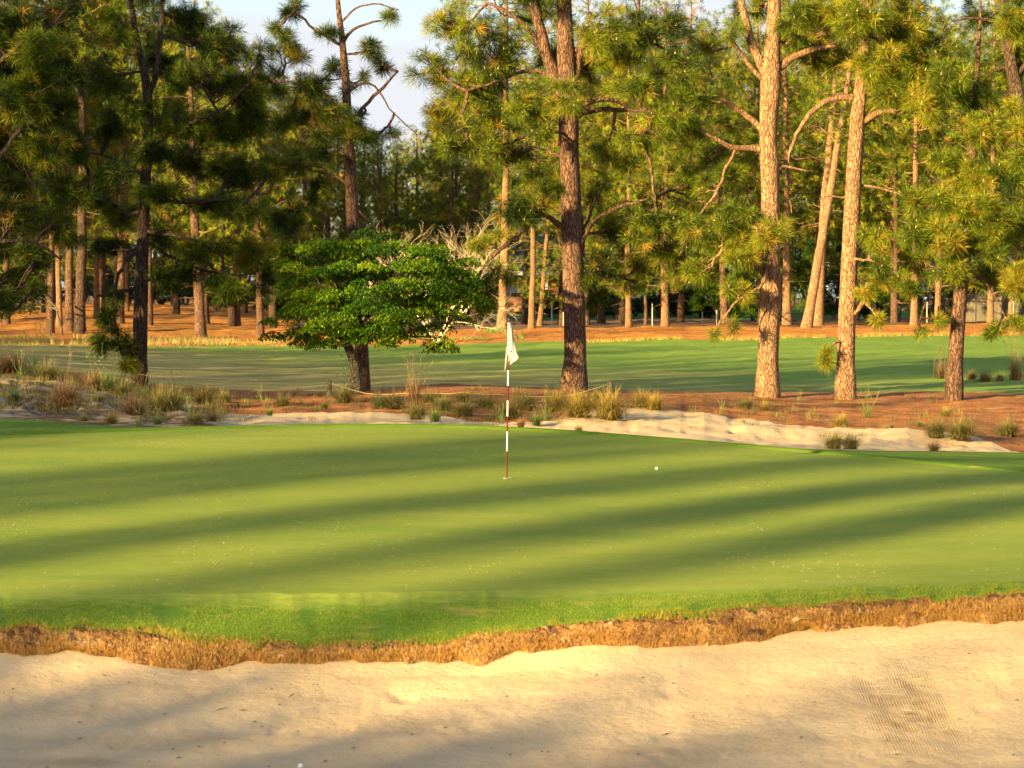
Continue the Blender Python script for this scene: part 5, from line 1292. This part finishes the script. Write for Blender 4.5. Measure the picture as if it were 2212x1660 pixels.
def debris():
    r = np.random.default_rng(81); mb = MB()
    for i in range(170):
        px = r.uniform(-150, 2360); d = r.uniform(16.5, 20.9); x = (px - CX) / F * d
        z = ground(x, d) + .012; L = r.uniform(.006, .03) * (3 if r.random() < .06 else 1); ww = r.uniform(.003, .006); a = r.normal(0, .7)
        u = np.array([math.cos(a), math.sin(a), .1]); v_ = np.array([-math.sin(a), math.cos(a), 0])
        c = np.array([x, d, z])
        mb.add([c - u * L, c - v_ * ww, c + u * L, c + v_ * ww, c + [0, 0, .01]], [(0, 1, 2, 3)], [(0, 1, 4), (1, 2, 4), (2, 3, 4), (3, 0, 4)])
    tag(mb.build('sand_debris', M['bark'], smooth=False), 'small dark twigs and bits of bark lying on the bunker sand', 'litter', None, 'stuff')
debris()

# ------------------------------------------------------------------ rope posts and rope
posts = []
for px, py, hp, lab in [(711, 858, 35, 'weathered wooden rope post at the left, beside the olive wiregrass'), (1318, 860, 34, 'weathered wooden rope post at the right, behind the golden wiregrass')]:
    p = seat(px, py, 50); h = hp / F * p[1]
    root = empty('rope_post', p, lab, 'post', 'rope posts')
    mb = MB(); mb.tube([(0, 0, -.3), (0, 0, .0), (.004, 0, h * .5), (-.004, 0, h * .93), (0, 0, h)], [.064, .062, .06, .058, .045], 12, rough=.06); mb.build('post', M['post'], root)
    posts.append(p + [0, 0, h * .86])
def rope(a, b, sag, label):
    k = 24; t = np.linspace(0, 1, k)[:, None]
    p = a * (1 - t) + b * t; p[:, 2] -= sag * 4 * (t * (1 - t))[:, 0]
    for q in p: q[2] = max(q[2], ground(q[0], q[1]) + .03)
    mb = MB(); mb.tube(p, [.006] * k, 6)
    tag(mb.build('rope', M['rope'], origin=(0, 0, 0)), label, 'rope', 'ropes between the posts')
rope(posts[0], posts[1], .55, 'thin straw rope sagging between the two posts')
e = seat(300, 842, 50); rope(posts[0], e + [0, 0, .35], .18, 'thin straw rope running left from the left post')
e = seat(2290, 862, 50)

# ------------------------------------------------------------------ flagstick, flag, cup, balls
def flag():
    d = 32.0
    b = P(1094.5, 1035.5, d); b[2] = ground(b[0], d)
    root = empty('golf_flag', b, 'red and white striped flagstick with a limp white flag in the hole', 'flagstick')
    ppm = F / d
    xt = (1099.5 - 1094.5) / ppm
    H = (1035.5 - 688) / ppm
    def at(py): f = (1035.5 - py) / ppm / H; return np.array([xt * f, 0, f * H])
    bands = [(1035.5, 976, 'redpaint'), (976, 934, 'white'), (934, 901, 'redpaint'), (901, 867, 'white'), (867, 834.5, 'redpaint'), (834.5, 802, 'white'), (802, 768, 'redpaint'), (768, 735, 'white'), (735, 698, 'white')]
    for a, c, m in bands:
        r0 = .0085 + .003 * (1035 - a) / 340; r1 = .0085 + .003 * (1035 - c) / 340
        mb = MB(); mb.tube([at(a), at(c)], [r0, r1], 14, cap=False); mb.build('stick_band', M[m], root)
    mb = MB(); mb.tube([at(698), at(697), at(690), at(688)], [.013, .015, .015, .008], 14); mb.build('finial', M['black'], root)
    # cloth: front fold, under fold and back tail, in local (x right, y depth, z up)
    def sheet(name, rows, nu=10, curve_=.03, mat='cloth', th=.0015):
        mb = MB(); V = []
        for (py, xl, xr, yl, yr) in rows:
            for i in range(nu + 1):
                t = i / nu
                z = at(py)[2]
                x = ((xl - 1094.5) * (1 - t) + (xr - 1094.5) * t) / ppm
                y = yl * (1 - t) + yr * t - curve_ * math.sin(math.pi * t) + .006 * math.sin(t * 9 + py * .11)
                V.append((x, y, z))
        n = len(rows)
        q = [(r_ * (nu + 1) + i, r_ * (nu + 1) + i + 1, (r_ + 1) * (nu + 1) + i + 1, (r_ + 1) * (nu + 1) + i) for r_ in range(n - 1) for i in range(nu)]
        mb.add(V, q)
        o = mb.build(name, M[mat], root)
        md = o.modifiers.new('thick', 'SOLIDIFY'); md.thickness = th
        return o
    def rowsi(nodes, n=16):
        nodes = np.array(nodes, float); ys = np.linspace(nodes[0, 0], nodes[-1, 0], n)
        return [(y, *[np.interp(y, nodes[:, 0], nodes[:, j]) for j in range(1, 5)]) for y in ys]
    cl = sheet('cloth', rowsi([(698, 1096.5, 1104, -.02, -.02), (730, 1096.2, 1109.5, -.03, -.05), (752, 1095.6, 1114, -.035, -.07), (757, 1096.5, 1115.3, -.035, -.075), (761, 1106, 1116.4, -.055, -.08), (766, 1114, 1118, -.07, -.085), (770, 1118.2, 1119.6, -.08, -.085)]))
    o = sheet('cloth_fold', rowsi([(752, 1098, 1113, -.012, -.05), (765, 1098.5, 1118, -.012, -.07), (773, 1098.5, 1120.3, -.012, -.08), (778, 1098.5, 1118, -.013, -.07), (786, 1098.8, 1106, -.015, -.03), (791, 1099, 1100, -.015, -.016)]), curve_=-.02)
    o2 = sheet('cloth_tail', rowsi([(750, 1094.3, 1097, .01, .006), (760, 1093, 1096, .02, .012), (780, 1091.5, 1095.3, .03, .014), (798, 1090.2, 1093, .03, .02), (803, 1090, 1090.6, .03, .028)]), curve_=.01)
    # printed black bar on the underside of the fold
    mb = MB()
    pts = [(1102.8, 761.5), (1104.4, 763), (1110.3, 757.3), (1108.2, 755.6)]
    V = [((x - 1094.5) / ppm, -.078, at(y)[2]) for x, y in pts] + [((x - 1094.5) / ppm, -.075, at(y)[2]) for x, y in pts]
    mb.add(V, [(0, 1, 2, 3), (7, 6, 5, 4), (0, 4, 5, 1), (1, 5, 6, 2), (2, 6, 7, 3), (3, 7, 4, 0)]); mb.build('printed_mark', M['black'], root, False)
    # the cup: white liner ring set in the turf
    cup = MB(); n = 28; th = np.linspace(0, 2 * math.pi, n, endpoint=False)
    nx = .0; V = []
    sl = .042
    for rad, dz in ((.054, .006), (.054, .002), (.061, .006)):
        for t in th: V.append((math.cos(t) * rad, math.sin(t) * rad, dz + math.sin(t) * rad * sl))
    q = [(i, (i + 1) % n, n + (i + 1) % n, n + i) for i in range(n)] + [(2 * n + i, 2 * n + (i + 1) % n, (i + 1) % n, i) for i in range(n)]
    cup.add(V, q); cp = cup.build('hole_cup', M['white']); cp.location = b; tag(cp, 'white rimmed hole at the foot of the flagstick', 'hole')
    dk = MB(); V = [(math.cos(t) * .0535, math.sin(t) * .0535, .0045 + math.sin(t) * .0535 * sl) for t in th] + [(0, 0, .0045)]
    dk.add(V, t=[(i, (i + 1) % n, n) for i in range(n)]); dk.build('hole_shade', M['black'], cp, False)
flag()
def ball(px, py, d, label, lift=.0205):
    x = (px - CX) / F * d
    z = ground(x, d)
    c = np.array([x, d, z + lift])
    mb = MB(); th = np.linspace(0.02, math.pi - .02, 15)
    mb.tube([(0, 0, -.0213 * math.cos(t)) for t in th], [.0213 * math.sin(t) for t in th], 24)
    o = mb.build('golf_ball', M['ball']); o.location = c
    tag(o, label, 'golf ball', 'golf balls')
bd = 32.0
for d in np.arange(26, 40, .1):
    x = (1419 - CX) / F * d
    if proj((x, d, ground(x, d)))[1] <= 1016.5: bd = d; break
ball(1419, 1014, bd, 'white golf ball on the putting green right of the flagstick')
for d in np.arange(16, 21, .02):
    x = (647 - CX) / F * d
    if proj((x, d, ground(x, d)))[1] <= 1661: break
ball(647, 1655, d, 'white golf ball in the bunker sand at the bottom edge')

# ------------------------------------------------------------------ pines and bushes standing behind the camera: only their long shadows reach the picture
def at_us(u, s):
    return (u * math.cos(SUN_AZ) + s * math.sin(SUN_AZ), -u * math.sin(SUN_AZ) + s * math.cos(SUN_AZ))
TEL = math.tan(SUN_EL)
def caster(u, s_, top, var, half=None, clear_scale=1.0):
    """a pine whose shadow edge reaches sun height `top` in the lane u"""
    x, y = at_us(u, s_)
    z = .45 if y < 2 else ground(x, y)
    h = top - s_ * TEL - z
    o = far_pine((x, y, z), var, h / .97, .42 if half is None else .14, rr_.uniform(0, 6.28), 'tall pine outside the picture behind the camera, casting its long shadow', 'pines behind the camera', 'mid')
    if half is not None:
        for ch in o.children:
            if 'branch' in ch.name or 'crown' in ch.name or 'far_' in ch.name:
                if ch.data is not PINES[var]['mid']: ch.scale[0] = ch.scale[1] = half / 3.3
    return o
# lanes of shade on the putting green: (u, half width)
for u, hw, top in [(-31.6, .8, 7.2), (-30.2, .5, 5.6), (-26.9, .45, 5.4), (-26.0, .7, 9.4), (-24.9, .65, 9.0), (-23.8, .4, 8.4), (-21.4, .45, 9.4), (-20.7, .4, 8.4)]:
    caster(u, -84 + rr_.uniform(-8, 8), top, 4, hw)
    caster(u + rr_.uniform(-.15, .15), -60 + rr_.uniform(-7, 7), top - .4, 4, hw * .8)
for u, hw, top in [(-18.7, .35, 8.0), (-18.0, .4, 8.6), (-16.4, .25, 8.2), (-15.6, .4, 8.2)]:
    caster(u, -86 + rr_.uniform(-7, 7), top + .6, 7, hw)
    caster(u + rr_.uniform(-.2, .2), -78 + rr_.uniform(-7, 7), top + .3, 7, hw)
# thinner, farther crowns laying soft half shade between the lanes
for u in (-33, -31.4, -30.2, -26.6, -25.8, -25.0, -24.2, -23.6, -21.3, -20.8, -18.5, -18.0, -15.9):
    caster(u, -112 + rr_.uniform(-10, 10), (9.6 if -27 < u < -20 else 8.2) + rr_.uniform(-.5, .6), 1 if u > -19 else 4, .55 if u < -19.5 else .45)
# the near pines at the right: shade below sun height 12, the massive trunk and the left half of the row up to 17
for u in np.arange(-38.3, -31.5, 1.7):
    caster(u, -38 + rr_.uniform(-5, 5), 11.6 + rr_.uniform(-.5, .7), 4, 1.3)
caster(-32.9, -40, 13.6, 4, .5)
for u in (-39.0, -38.6):
    caster(u, -36 + rr_.uniform(-4, 4), 17.5, 4, .3)
for u, s_ in ((-43.5, -36), (-42.9, -50), (-42.3, -42), (-41.9, -34)):
    caster(u, s_, 17, 5, .42)
caster(-44.6, -32, 18, 5, 1.1); caster(-42.7, -38, 17, 5, .5)
for u in np.arange(-50, -43.8, 1.9):
    caster(u, -34 + rr_.uniform(-6, 6), 19.5 + rr_.uniform(-1, 1), 5, 1.5)
for u in np.arange(-64, -50, 3.0):
    caster(u + rr_.uniform(-.5, .5), -30 + rr_.uniform(-8, 8), 18.6 + rr_.uniform(-1.5, 1.5), int(rr_.choice([4, 5, 5])), 1.9)
    caster(u + 1.3 + rr_.uniform(-.5, .5), -46 + rr_.uniform(-6, 6), 17.0 + rr_.uniform(-1.5, 1.5), 5, 1.7)
for u in [x for x in np.arange(-165, -106, 2.6) if not -149 < x < -136]:      # tall clear boled pines left of the picture, shading the depth of the wood
    caster(u + rr_.uniform(-1, 1), 50 + rr_.uniform(-7, 6), 38.5 + rr_.uniform(-1.5, 1.5), 3, 3.0)
    caster(u + rr_.uniform(-1, 1), 34 + rr_.uniform(-7, 6), 37 + rr_.uniform(-1.5, 1.5), 3, 3.0)
for u in np.arange(-125, -64, 3.4):
    caster(u + rr_.uniform(-.8, .8), -12 + rr_.uniform(-8, 8), 18.2 + rr_.uniform(-2, 1.2), int(rr_.choice([4, 5])), 2.8)
    caster(u + 1.7 + rr_.uniform(-.8, .8), -26 + rr_.uniform(-6, 6), 17.5 + rr_.uniform(-2, 1.2), 5, 2.8)
# unseen porous pines and stretched bushes, added to shade the near bunker floor
for u in np.arange(-13.5, -5, .8):
    caster(u, -86 + rr_.uniform(-16, 16), 4.2 + rr_.uniform(-.6, .3), int(rr_.choice([0, 1])), .85)
for u, s_, top in [(u_, -60 + 4 * math.sin(i_ * 2.3), float(np.interp(u_, [-21, -17.5, -15, -13.5, -12, -8], [2.15, 2.25, 2.25, 2.2, 2.2, 1.8]))) for i_, u_ in enumerate(np.arange(-21, -8, .8))]:
    x, y = at_us(u, s_); z = .45 if y < 2 else ground(x, y)
    root = empty('broadleaf_tree', (x, y, z), 'stretched bush out of view behind the camera, added to shade the near sand', 'tree', 'added shade bushes behind the camera')
    hh = top - s_ * TEL - z
    mesh_h = max(v.co.z for v in BUSH['b0' if u < -13 else 'b1'][0].vertices)
    for nm, me in zip(('foliage', 'stem'), BUSH['b0' if u < -13 else 'b1']):
        o = bpy.data.objects.new(nm, me); link(o, root); o.scale = (.7, .7, hh / mesh_h)
